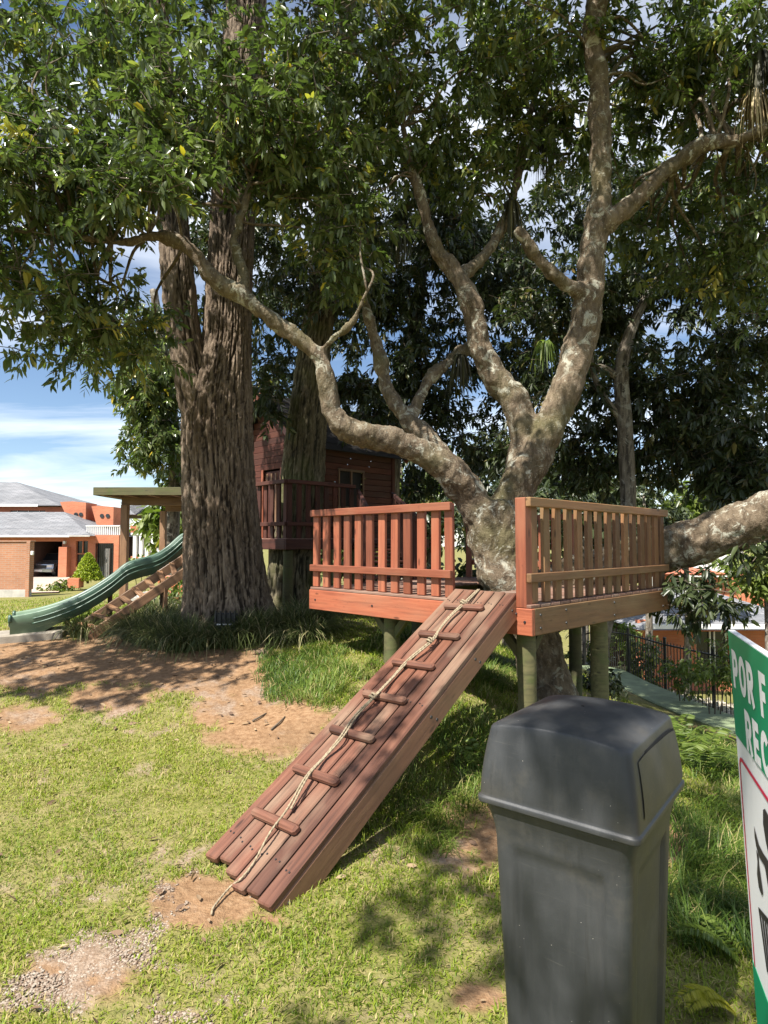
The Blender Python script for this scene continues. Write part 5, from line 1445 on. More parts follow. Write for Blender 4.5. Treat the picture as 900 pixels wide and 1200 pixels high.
# ------------------------------------------------------------------ picnic shelter
def shelter():
    c = P(146, 690, 13.0)
    root = thing('picnic_shelter', (c.x, c.y, g1(c.x, c.y)), 'flat-roofed timber shelter on square posts behind the slide', 'shelter')
    zt = 2.52
    x0 = P(112, 572, 12.3).x
    posts = [(P(146, 640, 13.0).x, 13.0), (P(191, 640, 15.6).x, 15.6), (P(300, 640, 13.0).x, 13.0), (P(300, 640, 15.6).x+0.4, 15.6)]
    for x, y in posts:
        board('post', root, M['brown_wood'], (x, y, g1(x, y)-.1), (x, y, zt-0.12), 0.14, 0.14, Vector((0, 1, 0)))
    xr = posts[2][0]+0.9
    for y in (13.0, 15.6): board('beam', root, M['brown_wood'], (x0+0.25, y, zt-0.05), (xr, y, zt-0.05), 0.10, 0.16, Z)
    for k in range(9):
        x = x0+0.1+k*(xr-x0-0.2)/8
        board('rafter', root, M['brown_wood'], (x, 12.35, zt+0.085), (x, 16.3, zt+0.085), 0.06, 0.11, Z)
    for k in range(14):
        y = 12.3+0.145+k*0.29
        board('roof_board', root, M['post'], (x0, y, zt+0.16), (xr+.1, y, zt+0.16), 0.286, 0.03, Z)
    board('fascia', root, M['post'], (x0-.02, 12.27, zt+0.11), (xr+.1, 12.27, zt+0.11), 0.03, 0.16, Z)
    board('fascia', root, M['post'], (x0-.03, 12.29, zt+0.11), (x0-.03, 16.4, zt+0.11), 0.03, 0.16, Z)
    # paved floor
    bm = bmesh.new(); 
    P0 = [(x0+0.5, 12.2), (xr, 12.2), (xr, 17), (x0+0.5, 17)]
    vs = []
    for x, y in P0: vs.append(bm.verts.new((x, y, 0.50)))
    f = bm.faces.new(vs); e = bmesh.ops.extrude_face_region(bm, geom=[f]); bmesh.ops.translate(bm, vec=(0, 0, -.5), verts=[v for v in e['geom'] if isinstance(v, bmesh.types.BMVert)])
    o = mesh_bm('paved_floor', bm, M['concrete']); tag(o, 'pale grey concrete floor under the shelter', kind='structure')
    # low orange planter wall at its side
    a, b = P(188, 672, 12.0), P(300, 672, 12.0)
    bm = bmesh.new(); chamfer_box_bm(bm, b.x-a.x, 0.3, 0.45, 0.02)
    o = mesh_bm('planter_wall', bm, M['brick'], None, world_m=Matrix.Translation(((a.x+b.x)/2, 12.0, 0.5+.22)))
    tag(o, 'low orange brick planter wall behind the thick furrowed trunk', 'wall')

def brickmat(name, c1, c2, mortar, scale=1.0, rough=0.85, bw=0.24, bh=0.075):
    n = NT(name)
    mp = n.n.new('ShaderNodeMapping'); mp.inputs['Rotation'].default_value = (math.pi/2, 0, 0)
    # x along the wall whichever way it faces
    sep = n.n.new('ShaderNodeSeparateXYZ'); n.l.new(n.tc.outputs['Object'], sep.inputs[0])
    ad = n.math('ADD', sep.outputs['X'], sep.outputs['Y'])
    cb = n.n.new('ShaderNodeCombineXYZ'); n.l.new(ad, cb.inputs[0]); n.l.new(sep.outputs['Z'], cb.inputs[1])
    t = n.n.new('ShaderNodeTexBrick'); n.l.new(cb.outputs[0], t.inputs['Vector'])
    t.inputs['Color1'].default_value = (*c1, 1); t.inputs['Color2'].default_value = (*c2, 1); t.inputs['Mortar'].default_value = (*mortar, 1)
    t.inputs['Scale'].default_value = 1.0; t.inputs['Brick Width'].default_value = bw*scale; t.inputs['Row Height'].default_value = bh*scale
    t.inputs['Mortar Size'].default_value = 0.008*scale
    f = n.noise(n.vec((1, 1, 1), 'Object', False), 1.2, 4)
    n.col(n.mix(1.0, t.outputs['Color'], n.ramp(f, [(0.3, 0.85), (0.7, 1.1)]), 'MULTIPLY')); n.rough(rough)
    n.bump(t.outputs['Fac'], -0.4, 0.01)
    return n.m
M['brick'] = brickmat('orange_brick', (0.46, 0.14, 0.065), (0.53, 0.175, 0.085), (0.42, 0.2, 0.13))
M['brick_tan'] = brickmat('tan_brick', (0.34, 0.15, 0.08), (0.40, 0.185, 0.10), (0.33, 0.24, 0.18), 1.05)
def shingle():
    n = NT('grey_roof_shingle')
    t = n.n.new('ShaderNodeTexBrick'); sep = n.n.new('ShaderNodeSeparateXYZ'); n.l.new(n.tc.outputs['Object'], sep.inputs[0])
    cb = n.n.new('ShaderNodeCombineXYZ'); n.l.new(sep.outputs['X'], cb.inputs[0]); n.l.new(n.math('ADD', sep.outputs['Y'], sep.outputs['Z']), cb.inputs[1]); n.l.new(cb.outputs[0], t.inputs['Vector'])
    t.inputs['Color1'].default_value = (0.14, 0.145, 0.155, 1); t.inputs['Color2'].default_value = (0.205, 0.205, 0.215, 1); t.inputs['Mortar'].default_value = (0.09, 0.09, 0.10, 1)
    t.inputs['Scale'].default_value = 1; t.inputs['Brick Width'].default_value = 0.5; t.inputs['Row Height'].default_value = 0.28; t.inputs['Mortar Size'].default_value = 0.02
    f = n.noise(n.vec((0.4, 1, 1), 'Object', False), 1.4, 5)
    n.col(n.mix(1.0, t.outputs['Color'], n.ramp(f, [(0.3, 0.8), (0.7, 1.2)]), 'MULTIPLY')); n.rough(0.85)
    return n.m
M['shingle'] = shingle()
M['white'] = plain('white_paint', (0.75, 0.74, 0.72), 0.6, 0.05, 3)
M['glass'] = plain('dark_glass', (0.02, 0.024, 0.028), 0.08, 0.2, 2)
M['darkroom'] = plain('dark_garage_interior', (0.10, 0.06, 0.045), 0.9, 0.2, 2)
shelter()

# ------------------------------------------------------------------ houses beyond the lawn
def wall_panel(name, parent, x0, x1, z0, z1, y, thick, mat, holes=()):
    """a wall in the XZ plane with rectangular openings cut through it"""
    xs = sorted({x0, x1, *[h[0] for h in holes], *[h[1] for h in holes]}); zs = sorted({z0, z1, *[h[2] for h in holes], *[h[3] for h in holes]})
    bm = bmesh.new()
    solid = lambda i, j: 0 <= i < len(xs)-1 and 0 <= j < len(zs)-1 and not any(h[0]-1e-6 <= xs[i] and xs[i+1] <= h[1]+1e-6 and h[2]-1e-6 <= zs[j] and zs[j+1] <= h[3]+1e-6 for h in holes)
    def q(*p): bm.faces.new([bm.verts.new(v) for v in p])
    for i in range(len(xs)-1):
        for j in range(len(zs)-1):
            if not solid(i, j): continue
            a, b, c, d = xs[i], xs[i+1], zs[j], zs[j+1]
            q((a, y, c), (b, y, c), (b, y, d), (a, y, d)); q((a, y+thick, c), (a, y+thick, d), (b, y+thick, d), (b, y+thick, c))
            if not solid(i-1, j): q((a, y, c), (a, y, d), (a, y+thick, d), (a, y+thick, c))
            if not solid(i+1, j): q((b, y, c), (b, y+thick, c), (b, y+thick, d), (b, y, d))
            if not solid(i, j-1): q((a, y, c), (a, y+thick, c), (b, y+thick, c), (b, y, c))
            if not solid(i, j+1): q((a, y, d), (b, y, d), (b, y+thick, d), (a, y+thick, d))
    bmesh.ops.remove_doubles(bm, verts=bm.verts[:], dist=1e-4)
    return mesh_bm(name, bm, mat, parent)
def hip_roof(name, parent, x0, x1, y0, y1, ze, zr, inset0, inset1, mat, yr=None, th=0.14):
    yr = (y0+y1)/2 if yr is None else yr
    bm = bmesh.new()
    e = [bm.verts.new(v) for v in ((x0, y0, ze), (x1, y0, ze), (x1, y1, ze), (x0, y1, ze))]
    r = [bm.verts.new((x0+inset0, yr, zr)), bm.verts.new((x1-inset1, yr, zr))]
    bm.faces.new([e[0], e[1], r[1], r[0]]); bm.faces.new([e[2], e[3], r[0], r[1]]); bm.faces.new([e[1], e[2], r[1]]); bm.faces.new([e[3], e[0], r[0]]); bm.faces.new(e[::-1])
    return mesh_bm(name, bm, mat, parent)
def bx(name, parent, mat, x0, x1, y0, y1, z0, z1, c=0.01, label=None):
    bm = bmesh.new(); chamfer_box_bm(bm, x1-x0, y1-y0, z1-z0, c)
    o = mesh_bm(name, bm, mat, parent, world_m=Matrix.Translation(((x0+x1)/2, (y0+y1)/2, (z0+z1)/2)))
    if label: o['label'] = label
    return o
def left_house():
    D = 38.0
    X = lambda px: P(px, 600, D).x
    Zp = lambda py, d=D: P(450, py, d).z
    zg = Zp(677)
    root = thing('brick_house', (X(60), D, zg), 'orange brick two-storey house with grey hip roofs and an open garage', 'house')
    holes = [(X(37.5), X(74), zg-.6, Zp(634.5)), (X(90), X(104), Zp(664), Zp(634)), (X(113), X(134), zg-.6, Zp(636.5))]
    wall_panel('wall', root, X(-60), X(140), zg-0.6, Zp(627), D, 0.35, M['brick'], holes)
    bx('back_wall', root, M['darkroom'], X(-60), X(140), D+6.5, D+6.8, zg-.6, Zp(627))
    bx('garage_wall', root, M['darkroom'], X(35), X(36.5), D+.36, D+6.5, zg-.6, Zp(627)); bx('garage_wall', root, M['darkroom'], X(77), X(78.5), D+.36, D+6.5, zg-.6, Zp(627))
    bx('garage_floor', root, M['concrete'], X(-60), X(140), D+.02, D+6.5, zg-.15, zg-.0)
    bx('pilaster', root, M['brick'], X(74.3), X(84), D-0.45, D-0.01, zg-.6, Zp(641))
    bx('wall_lamp', root, M['white'], X(76.5), X(79), D-0.2, D-.01, Zp(637.5), Zp(634))
    # window and the gate
    w = bx('window', root, M['glass'], X(90), X(104), D+0.2, D+0.26, Zp(664), Zp(634))
    for a, b, c, d in ((90, 104, 664, 662.8), (90, 104, 649.6, 648.4), (96.4, 97.6, 648, 634.3)): bx('window_bar', w, M['brick'], X(a), X(b), D+0.10, D+0.19, Zp(c), Zp(d))
    g = bx('door', root, M['glass'], X(113), X(134), D+0.25, D+0.3, zg, Zp(636.5))
    bx('door_panel', g, M['concrete'], X(123), X(128.5), D+0.12, D+0.24, zg, Zp(643))
    for k in range(9): bx('gate_bar', root, M['iron'], X(113.4+k*2.45), X(113.9+k*2.45), D-0.06, D-0.01, zg, Zp(637))
    # lower roof
    hip_roof('roof', root, X(-200), X(113), D-0.7, D+8, Zp(628), Zp(600, D+3.65), 4, 3.9, M['shingle'])
    bx('fascia', root, M['white'], X(8), X(89), D-0.74, D-0.71, Zp(629.5, D-.7), Zp(627.3, D-.7)); bx('fascia', root, M['concrete'], X(89.1), X(112.5), D-0.73, D-0.705, Zp(629, D-.7), Zp(627.4, D-.7))
    # upper storey
    D2 = D+5.5
    X2 = lambda px: P(px, 600, D2).x; Z2 = lambda py: P(450, py, D2).z
    wall_panel('wall', root, X2(-60), X2(75), Zp(628), Z2(594), D2, 0.3, M['brick'], [(X2(11.5), X2(53), Z2(606.5), Z2(598.2))])
    u = bx('window', root, M['glass'], X2(11.5), X2(53), D2+.15, D2+.2, Z2(606.5), Z2(598.2))
    for k in (19, 32, 45): bx('window_bar', u, M['white'], X2(k), X2(k+.8), D2+.08, D2+.14, Z2(606.4), Z2(598.3))
    bx('blind', u, M['white'], X2(21), X2(31), D2+.09, D2+.14, Z2(606.4), Z2(602))
    hip_roof('roof', root, X2(-260), X2(76), D2-0.7, D2+11, Z2(593), P(20, 565, D2+5.2).z, 6, 6.6, M['shingle'])
    bx('fascia', root, M['white'], X2(-60), X2(51), D2-0.75, D2-0.71, Z2(594.4), Z2(591.6))
    hip_roof('roof', root, X2(78), X2(142), D2+2.5, D2+11, Z2(601), Z2(581), 3.5, 3.0, M['shingle'])
    # two chimney-like brick blocks with sloping shoulders and paired round vents
    for a, b, sh, t, bt in ((84.5, 100.5, 70, 587.5, 619), (114, 133, 107, 592.5, 617)):
        d = D2-1.2
        xs = lambda p: P(p, 600, d).x; zs = lambda p: P(450, p, d).z
        bm = bmesh.new()
        prof = [(xs(a), zs(bt)), (xs(b), zs(bt)), (xs(b), zs(t+1.5)), (xs(a), zs(t)), (xs(sh), zs(t+0.8))]
        lo = [bm.verts.new((x, d, z)) for x, z in prof]; hi = [bm.verts.new((x, d+1.6, z)) for x, z in prof]
        bm.faces.new(lo); bm.faces.new(hi[::-1])
        for i in range(5): bm.faces.new([lo[i], lo[(i+1) % 5], hi[(i+1) % 5], hi[i]])
        tw = mesh_bm('chimney', bm, M['brick'], root)
        for o in (0.22, 0.58):
            bm = bmesh.new(); bmesh.ops.create_cone(bm, cap_ends=True, segments=16, radius1=0.14, radius2=0.14, depth=0.06)
            mesh_bm('round_vent', bm, M['glass'], tw, world_m=Matrix.Translation((xs(a+(b-a)*(o+.08)), d-0.02, zs((t+bt)/2-.3))) @ Matrix.Rotation(math.pi/2, 4, 'X'))
    bx('upper_wall', root, M['brick'], X2(100), X2(134), D2+.6, D2+.9, Zp(628), Z2(600))
    # balcony balustrade
    for k in range(17): bx('balustrade_bar', root, M['white'], X(101+k*2.4), X(101.9+k*2.4), D+.1, D+.2, Zp(627), Zp(617))
    bx('balustrade_rail', root, M['white'], X(100), X(140), D+.08, D+.22, Zp(617), Zp(615.6))
    # driveway
    bm = bmesh.new()
    for x, y in ((X(34), D), (X(84), D), (P(68, 705, 26).x, 26), (P(20, 700, 26).x, 26)): bm.verts.new((x, y, 0))
    bm.faces.new(bm.verts[:]); bmesh.ops.subdivide_edges(bm, edges=bm.edges[:], cuts=12, use_grid_fill=True)
    for v in bm.verts: v.co.z = max(g1(v.co.x, v.co.y), -9)+0.06
    drv = brickmat('driveway_paver', (0.45, 0.3, 0.23), (0.52, 0.38, 0.3), (0.4, 0.32, 0.27), 2.5)
    o = mesh_bm('driveway', bm, drv); tag(o, 'pinkish paved driveway leading to the garage', kind='structure')
left_house()
def car():
    D = 39.6; c = P(56, 676, D); z0 = P(450, 677, 38).z + 0.005
    cx = c.x
    root = thing('silver_car', (cx, D, z0), 'silver car parked facing out in the open garage', 'car')
    paint = plain('silver_paint', (0.42, 0.43, 0.45), 0.22, 0.05, 3, metal=0.7)
    # body: profile in YZ swept across with tumblehome
    prof = [(-1.0, .35), (-1.05, .55), (-1.0, .8), (-0.2, 1.0), (0.35, 1.48), (1.9, 1.5), (2.6, 1.02), (3.3, .95), (3.35, .4)]
    bm = bmesh.new(); rows = []
    for xx, k in ((-0.88, 0.97), (-0.9, 1.0), (0.9, 1.0), (0.88, 0.97)):
        rows.append([bm.verts.new((cx + xx*(1-0.14*max(0, (z-.9)/.6)), D+y*k, z0+z*k)) for y, z in prof])
    for r in range(3):
        for i in range(len(prof)):
            j = (i+1) % len(prof); bm.faces.new([rows[r][i], rows[r][j], rows[r+1][j], rows[r+1][i]])
    bm.faces.new(rows[0]); bm.faces.new(rows[3][::-1])
    mesh_bm('body', bm, paint, root)
    bm = bmesh.new()
    ws = [bm.verts.new((cx+x, D+y, z0+z)) for x, y, z in ((-.80, -.17, 1.03), (.80, -.17, 1.03), (.70, .31, 1.46), (-.70, .31, 1.46))]
    bm.faces.new(ws); mesh_bm('windscreen', bm, M['glass'], root)
    bx('grille', root, M['iron'], cx-.45, cx+.45, D-1.09, D-1.04, z0+.55, z0+.75); bx('bumper', root, paint, cx-.86, cx+.86, D-1.13, D-1.0, z0+.32, z0+.5)
    bx('number_plate', root, M['white'], cx-.25, cx+.25, D-1.145, D-1.132, z0+.36, z0+.47)
    for s in (-1, 1):
        bx('headlight', root, M['white'], cx+s*.66-.17, cx+s*.66+.17, D-1.075, D-1.0, z0+.62, z0+.77, 0.03)
        for y in (-.45, 2.5):
            bm = bmesh.new(); bmesh.ops.create_cone(bm, cap_ends=True, segments=18, radius1=.33, radius2=.33, depth=.22)
            mesh_bm('wheel', bm, M['iron'], root, world_m=Matrix.Translation((cx+s*.78, D+y, z0+.33)) @ Matrix.Rotation(math.pi/2, 4, 'Y'))
        bx('door_mirror', root, paint, cx+s*.98-.09, cx+s*.98+.09, D-.1, D+.05, z0+.95, z0+1.08, 0.02)
car()
def near_wall():
    D = 24.0; x1 = P(35, 650, D).x; zt = P(450, 635, D).z; zb = P(450, 706, D).z
    root = thing('garden_wall', (x1-2, D, zb), 'tan brick boundary wall with a grey plinth standing before the garage house', 'wall')
    bx('brickwork', root, M['brick_tan'], x1-7, x1, D, D+0.3, zb+0.5, zt)
    bx('plinth', root, M['concrete'], x1-7, x1-.05, D-0.04, D+0.29, zb-.6, zb+0.498)
    bx('coping', root, M['brick_tan'], x1-7, x1+.04, D-.04, D+.34, zt+.001, zt+.05)
    bx('pier', root, M['brick_tan'], x1-.12, x1+.03, D-.05, D-.002, zb-.5, zt)
    bx('lamp', root, M['white'], x1+.032, x1+.14, D-.04, D+.06, zt-.52, zt-.36, .02)
near_wall()
def topiary():
    D = 28.0; c = P(103, 676, D); zt = P(103, 649, D).z
    root = thing('cone_topiary', (c.x, D, c.z-.5), 'bright yellow-green clipped cone shrub in a brick planter', 'shrub')
    n = 2600; t = RNG.uniform(-.12, 1, n)**1.0; a = RNG.uniform(0, 2*math.pi, n); hgt = zt-c.z
    r = 0.60*(1-np.maximum(t, 0))**0.7*np.sqrt(RNG.uniform(.5, 1, n))
    ctr = np.stack([c.x+np.cos(a)*r, D+np.sin(a)*r, c.z+t*hgt], 1)
    m = leaf_mat('topiary_leaf', (0.16, 0.22, 0.015), (0.28, 0.34, 0.02), (0.40, 0.43, 0.04), (0.4, 0.4, 0.05), .3, .5)
    foliage('crown', root, ctr, m, (0.05, 0.09), 8, 0.06, 0.5, 0.0, twig_part=False)
    tube_obj('stem', [(c.x, D, c.z-.3, .06), (c.x, D, c.z+.3, .05), (c.x, D, zt-.2, .02)], 6, 8, M['twig'], root)
    p = P(95, 677, D)
    bx('planter', root, M['brick'], p.x-.24, p.x+.28, D-.75, D-.3, c.z-.45, c.z-.02)
    def shrub(px, py, D, rx, rz, n, mat, label, L=(0.12, .2)):
        c = P(px, py, D); zb = g1(c.x, D)
        root = thing('garden_shrub', (c.x, D, zb), label, 'shrub')
        k = sample_blobs([((c.x, D, c.z), (rx, rx*.6, rz), n)], .36, 1.4, px)
        foliage('foliage', root, k, mat, L, 10, .25, .4, .2, twig_part=False)
        for q in range(3): tube_obj('stem', [(c.x+(q-1)*rx*.15, D, zb-.1, .012), (c.x+(q-1)*rx*.3+.03, D, (zb+c.z)/2, .010), (c.x+(q-1)*rx*.5, D, c.z, .005)], 6, 6, M['twig'], root)
    shrub(62, 694, 27, .7, .3, 60, M['leaf_light'], 'low green hedge shrub beside the driveway')
    shrub(78, 686, 27.5, .5, .3, 40, M['leaf_light'], 'light green shrub at the foot of the brick planter')
    shrub(202, 695, 10.6, .34, .26, 46, M['leaf_light'], 'yellow-green leafy shrub behind the furrowed trunk', (.08, .12))
    shrub(190, 712, 10.0, .34, .2, 40, M['leaf_dark'], 'dark low shrub between the ladder and the furrowed trunk', (.07, .11))
    shrub(108, 728, 8.75, .26, .1, 30, M['leaf_light'], 'small variegated plant at the foot of the timber ladder', (.07, .11))
    shrub(165, 660, 16, .5, .3, 30, M['leaf_light'], 'green shrub behind the shelter floor')
    shrub(755, 775, 13.6, .55, .55, 80, M['leaf'], 'dark green bush growing behind the iron fence', (.10, .16))
    shrub(690, 775, 15.5, .5, .6, 60, M['leaf'], 'leafy bush behind the gate end of the iron fence', (.10, .16))
    shrub(835, 770, 9.6, .42, .42, 70, M['leaf_light'], 'light green shrub beside the iron fence behind the notice board', (.07, .12))
    shrub(800, 790, 10.6, .34, .25, 40, M['leaf_light'], 'light green shrub hanging over the green channel', (.07, .12))
    shrub(730, 745, 15, .45, .4, 50, M['leaf_light'], 'sunlit shrub under the right end of the deck', (.1, .15))
    shrub(500, 760, 9.5, .6, .3, 50, M['leaf_dark'], 'dark shrub in the shade behind the deck', (.09, .14))
    shrub(700, 800, 9.5, .4, .2, 40, M['leaf_dark'], 'dark low shrub beyond the deck posts', (.09, .14))
    shrub(470, 735, 11, .8, .4, 60, M['leaf'], 'green shrub beneath the playhouse bridge', (.09, .14))
topiary()
def far_house():
    D = 46.0
    X = lambda px, d=D: P(px, 600, d).x
    Zp = lambda py, d=D: P(450, py, d).z
    root = thing('far_house', (X(180), D, Zp(660)), 'small orange house with red roof seen between the shelter posts', 'house')
    bx('wall', root, M['brick'], X(153), X(215), D, D+6, Zp(672), Zp(616))
    red_r = plain('red_roof', (0.48, 0.15, 0.08), .8, .2, 4)
    hip_roof('roof', root, X(160), X(225), D-.8, D+7, Zp(615), Zp(603), 1.6, 2, red_r)
    bx('fascia', root, M['white'], X(161), X(224), D-.85, D-.81, Zp(616), Zp(614.3))
    w = bx('window', root, M['glass'], X(166), X(180), D-.06, D-.002, Zp(622), Zp(617.5)); bx('window_bar', w, M['white'], X(172.6), X(173.6), D-.1, D-.061, Zp(622), Zp(617.5))
    f = thing('white_colonnade', (X(172, 34), 34, Zp(655, 34)), 'white balustrade of square pillars in front of the small orange house', 'balustrade')
    for k in range(6): bx('pillar', f, M['white'], X(156.5+k*7, 34), X(160.3+k*7, 34), 34, 34.2, Zp(668, 34), Zp(627, 34))
    bx('top_rail', f, M['white'], X(154, 34), X(200, 34), 33.97, 34.23, Zp(627, 34), Zp(624.5, 34)); bx('bottom_rail', f, M['brick'], X(154, 34), X(200, 34), 34.02, 34.18, Zp(672, 34), Zp(652, 34))
far_house()
def right_houses():
    D = 27.0
    X = lambda px, d=D: P(px, 600, d).x
    Zp = lambda py, d=D: P(450, py, d).z
    zb = Zp(800)
    root = thing('low_brick_house', (X(830), D, zb), 'low orange brick house with a wide grey shingle roof below the low limb', 'house')
    wall_panel('wall', root, X(745), X(930), zb-.5, Zp(727), D, .3, M['brick'], [(X(812), X(850), zb+.1, Zp(740))])
    bx('back_wall', root, M['darkroom'], X(745), X(930), D+6, D+6.3, zb-.5, Zp(727))
    w = bx('window', root, M['glass'], X(812), X(850), D+.2, D+.26, zb+.1, Zp(740))
    for k in (812, 829, 834, 848): bx('window_bar', w, M['white'], X(k), X(k+1.6), D+.1, D+.19, zb+.1, Zp(740))
    hip_roof('roof', root, X(733), X(960), D-1.2, D+10, Zp(734), Zp(690, D+4.4), 4.4, 3, M['shingle'])
    bx('fascia', root, M['white'], X(738), X(950), D-1.26, D-1.22, Zp(737, D-1.2), Zp(731.5, D-1.2))
    D3 = 44.0
    r2 = thing('upper_brick_house', (X(800, D3), D3, Zp(720, D3)), 'orange brick house with dark window bay and gable behind the grey roof', 'house')
    wall_panel('wall', r2, X(770, D3), X(905, D3), Zp(760, D3), Zp(672, D3), D3, .3, M['brick'], [(X(785, D3), X(815, D3), Zp(694, D3), Zp(677, D3))])
    w = bx('window', r2, M['glass'], X(785, D3), X(815, D3), D3+.2, D3+.26, Zp(694, D3), Zp(677, D3)); bx('window_bar', w, M['white'], X(791, D3), X(793, D3), D3+.1, D3+.19, Zp(694, D3), Zp(677, D3))
    hip_roof('roof', r2, X(766, D3), X(850, D3), D3-.8, D3+8, Zp(672, D3), Zp(664, D3), 2, 2, plain('terracotta_roof', (0.42, .13, .07), .8, .15, 4))
    bx('fascia', r2, M['white'], X(784, D3), X(849, D3), D3-.85, D3-.81, Zp(675.5, D3), Zp(674, D3))
    # white gabled block
    bm = bmesh.new(); y0, y1 = D3+4, D3+12
    pr = [(X(800, y0), Zp(720, y0)), (X(895, y0), Zp(720, y0)), (X(895, y0), Zp(668, y0)), (X(866, y0), Zp(644, y0)), (X(805, y0), Zp(664, y0))]
    lo = [bm.verts.new((x, y0, z)) for x, z in pr]; hi = [bm.verts.new((x, y1, z)) for x, z in pr]
    bm.faces.new(lo); bm.faces.new(hi[::-1])
    for i in range(5): bm.faces.new([lo[i], lo[(i+1) % 5], hi[(i+1) % 5], hi[i]])
    mesh_bm('white_gable', bm, M['white'], r2)
    bx('gable_window', r2, M['glass'], X(862, y0), X(872, y0), y0-.06, y0-.003, Zp(672, y0), Zp(656, y0))
right_houses()
def fence():
    A = Vector((5.15, 16.5, 0)); Bq = Vector((5.5, 8.6, 0))
    root = thing('iron_fence', (5.3, 12, g1(5.3, 12)), 'black iron bar fence running along the green channel', 'fence')
    n = 70; H = 1.06
    pt = lambda f: A.lerp(Bq, f)
    zf = lambda f: g1(pt(f).x, pt(f).y)+0.03
    for k in range(n+1):
        f = k/n; p = pt(f); z = zf(f)
        if k % 14 == 0: board('fence_post', root, M['iron'], p+Z*(min(z, g1(p.x, p.y))-.2), p+Z*(z+H+.08), .05, .05, UX)
        else: board('fence_bar', root, M['iron'], p+Z*(z+.02), p+Z*(z+H), .014, .014, UX, .002)
    for dz in (.08, H-.06):
        for k in range(5): board('fence_rail', root, M['iron'], pt(k/5)+Z*(zf(k/5)+dz), pt((k+1)/5)+Z*(zf((k+1)/5)+dz), .035, .03, Z)
    # green painted concrete channel on this side of the fence
    gm = plain('green_concrete', (0.20, 0.25, 0.14), .8, .25, 5, .3)
    bm = bmesh.new(); rows = []
    for k in range(30):
        f = k/29; y = 16+f*(7.2-16)
        p = pt((16.5-y)/(16.5-8.6)); z = max(g1(p.x-.1, y), g1(p.x-.45, y), g1(p.x-.75, y))+.03
        sec = [(-.08, -.3), (-.08, .0), (-.62, .02), (-.86, .035), (-.90, .02), (-.90, -.3)]
        rows.append([bm.verts.new((p.x+a, y, z+b)) for a, b in sec])
    for k in range(29):
        for i in range(5): bm.faces.new([rows[k][i], rows[k][i+1], rows[k+1][i+1], rows[k+1][i]])
    o = mesh_bm('drain_channel', bm, gm); tag(o, 'green painted concrete channel beside the iron fence', kind='structure')
    # tall gate post at the deck end
    p = P(685, 780, 14.6); g = thing('gate_post', (p.x, p.y, g1(p.x, p.y)), 'thin black iron post standing apart from the fence under the deck', 'post')
    zg = g1(p.x, p.y)
    board('pole', g, M['iron'], Vector((p.x, p.y, zg-.1)), Vector((p.x, p.y, P(685, 733, 14.6).z)), .07, .07, UX)
    board('foot_brace', g, M['iron'], Vector((p.x-.25, p.y, zg)), Vector((p.x, p.y, zg+.4)), .04, .04, UX)
    # pale leaf litter on the slope beyond
    x = RNG.uniform(5.7, 12, 14000); y = RNG.uniform(9, 24, 14000)
    pos = np.stack([x, y, gh(x, y)+.02], 1); d = RNG.normal(0, 1, (14000, 3)); d[:, 2] *= .25
    L = RNG.uniform(.12, .24, 14000)
    V, F = leaf_geo(pos, d, L, L*.5, .2, .1)
    m = leaf_mat('litter_leaf', (0.28, .24, .18), (.42, .37, .3), (.55, .5, .43), (.5, .4, .2), .1, .7)
    o = mesh_np('leaf_litter', V, F, m, None, True, attrs={'hue': np.repeat(RNG.uniform(0, .9, 14000), 8)})
    tag(o, 'pale dry leaf litter on the slope beyond the iron fence', 'leaf litter', kind='stuff')
fence()

# ------------------------------------------------------------------ ferns, hanging plants, small things
def fern(px, py, D, n, L, mat, label, spread=1.0, az0=None):
    g = G(px, py) if D is None else P(px, py, D)
    z = g1(g.x, g.y)
    root = thing('fern', (g.x, g.y, z), label, 'fern')
    for i in range(n):
        a = (2*math.pi*i/n + random.uniform(-.4, .4)) if az0 is None else az0 + random.uniform(-.7, .7)
        l = L*random.uniform(.7, 1.15); h = l*random.uniform(.35, .75)
        k = 22; t = np.linspace(0, 1, k)
        sp = np.stack([g.x+np.cos(a)*l*t*spread, g.y+np.sin(a)*l*t*spread, z+h*np.sin(t*2.2)*1.05], 1)
        tan = np.gradient(sp, axis=0); tan /= np.linalg.norm(tan, axis=1)[:, None]
        side = np.array([-math.sin(a), math.cos(a), 0])
        pos, dr, LL = [], [], []
        for q in range(2, k):
            for s in (-1, 1):
                for off in (0, .5):
                    if q == k-1 and off: continue
                    w = math.sin(min(1, (1-t[q])*1.25+.12)*1.5)
                    pos.append(sp[q]+tan[q]*off*l/k); dr.append(side*s+tan[q]*.45+np.array([0, 0, -.12])); LL.append(.20*l*w+.008)
        LL = np.array(LL)
        V, F = leaf_geo(np.array(pos), np.array(dr), LL, LL*.17, .1, .12)
        mesh_np('frond', V, F, mat, root, True, attrs={'hue': np.repeat(np.clip(RNG.normal(.5, .15, len(LL)), 0, .93), 8)})
M['fern'] = leaf_mat('fern_green', (.05, .085, .014), (.10, .15, .022), (.18, .22, .035), (.4, .35, .05), .35, .55)
M['fern_y'] = leaf_mat('fern_yellow', (.22, .22, .02), (.36, .33, .03), (.45, .40, .05), (.5, .4, .1), .35, .55)
fern(820, 905, None, 9, .55, M['fern'], 'green fern on the bank behind the bin')
fern(795, 880, None, 8, .45, M['fern'], 'green fern at the edge of the green channel')
fern(872, 1130, None, 4, .24, M['fern'], 'young green fern frond near the foot of the notice board', az0=2.6)
fern(858, 1190, None, 3, .2, M['fern_y'], 'yellowing fern low beside the bin', az0=2.9)
fern(560, 905, None, 6, .3, M['fern'], 'small fern in the grass between ramp and bin')
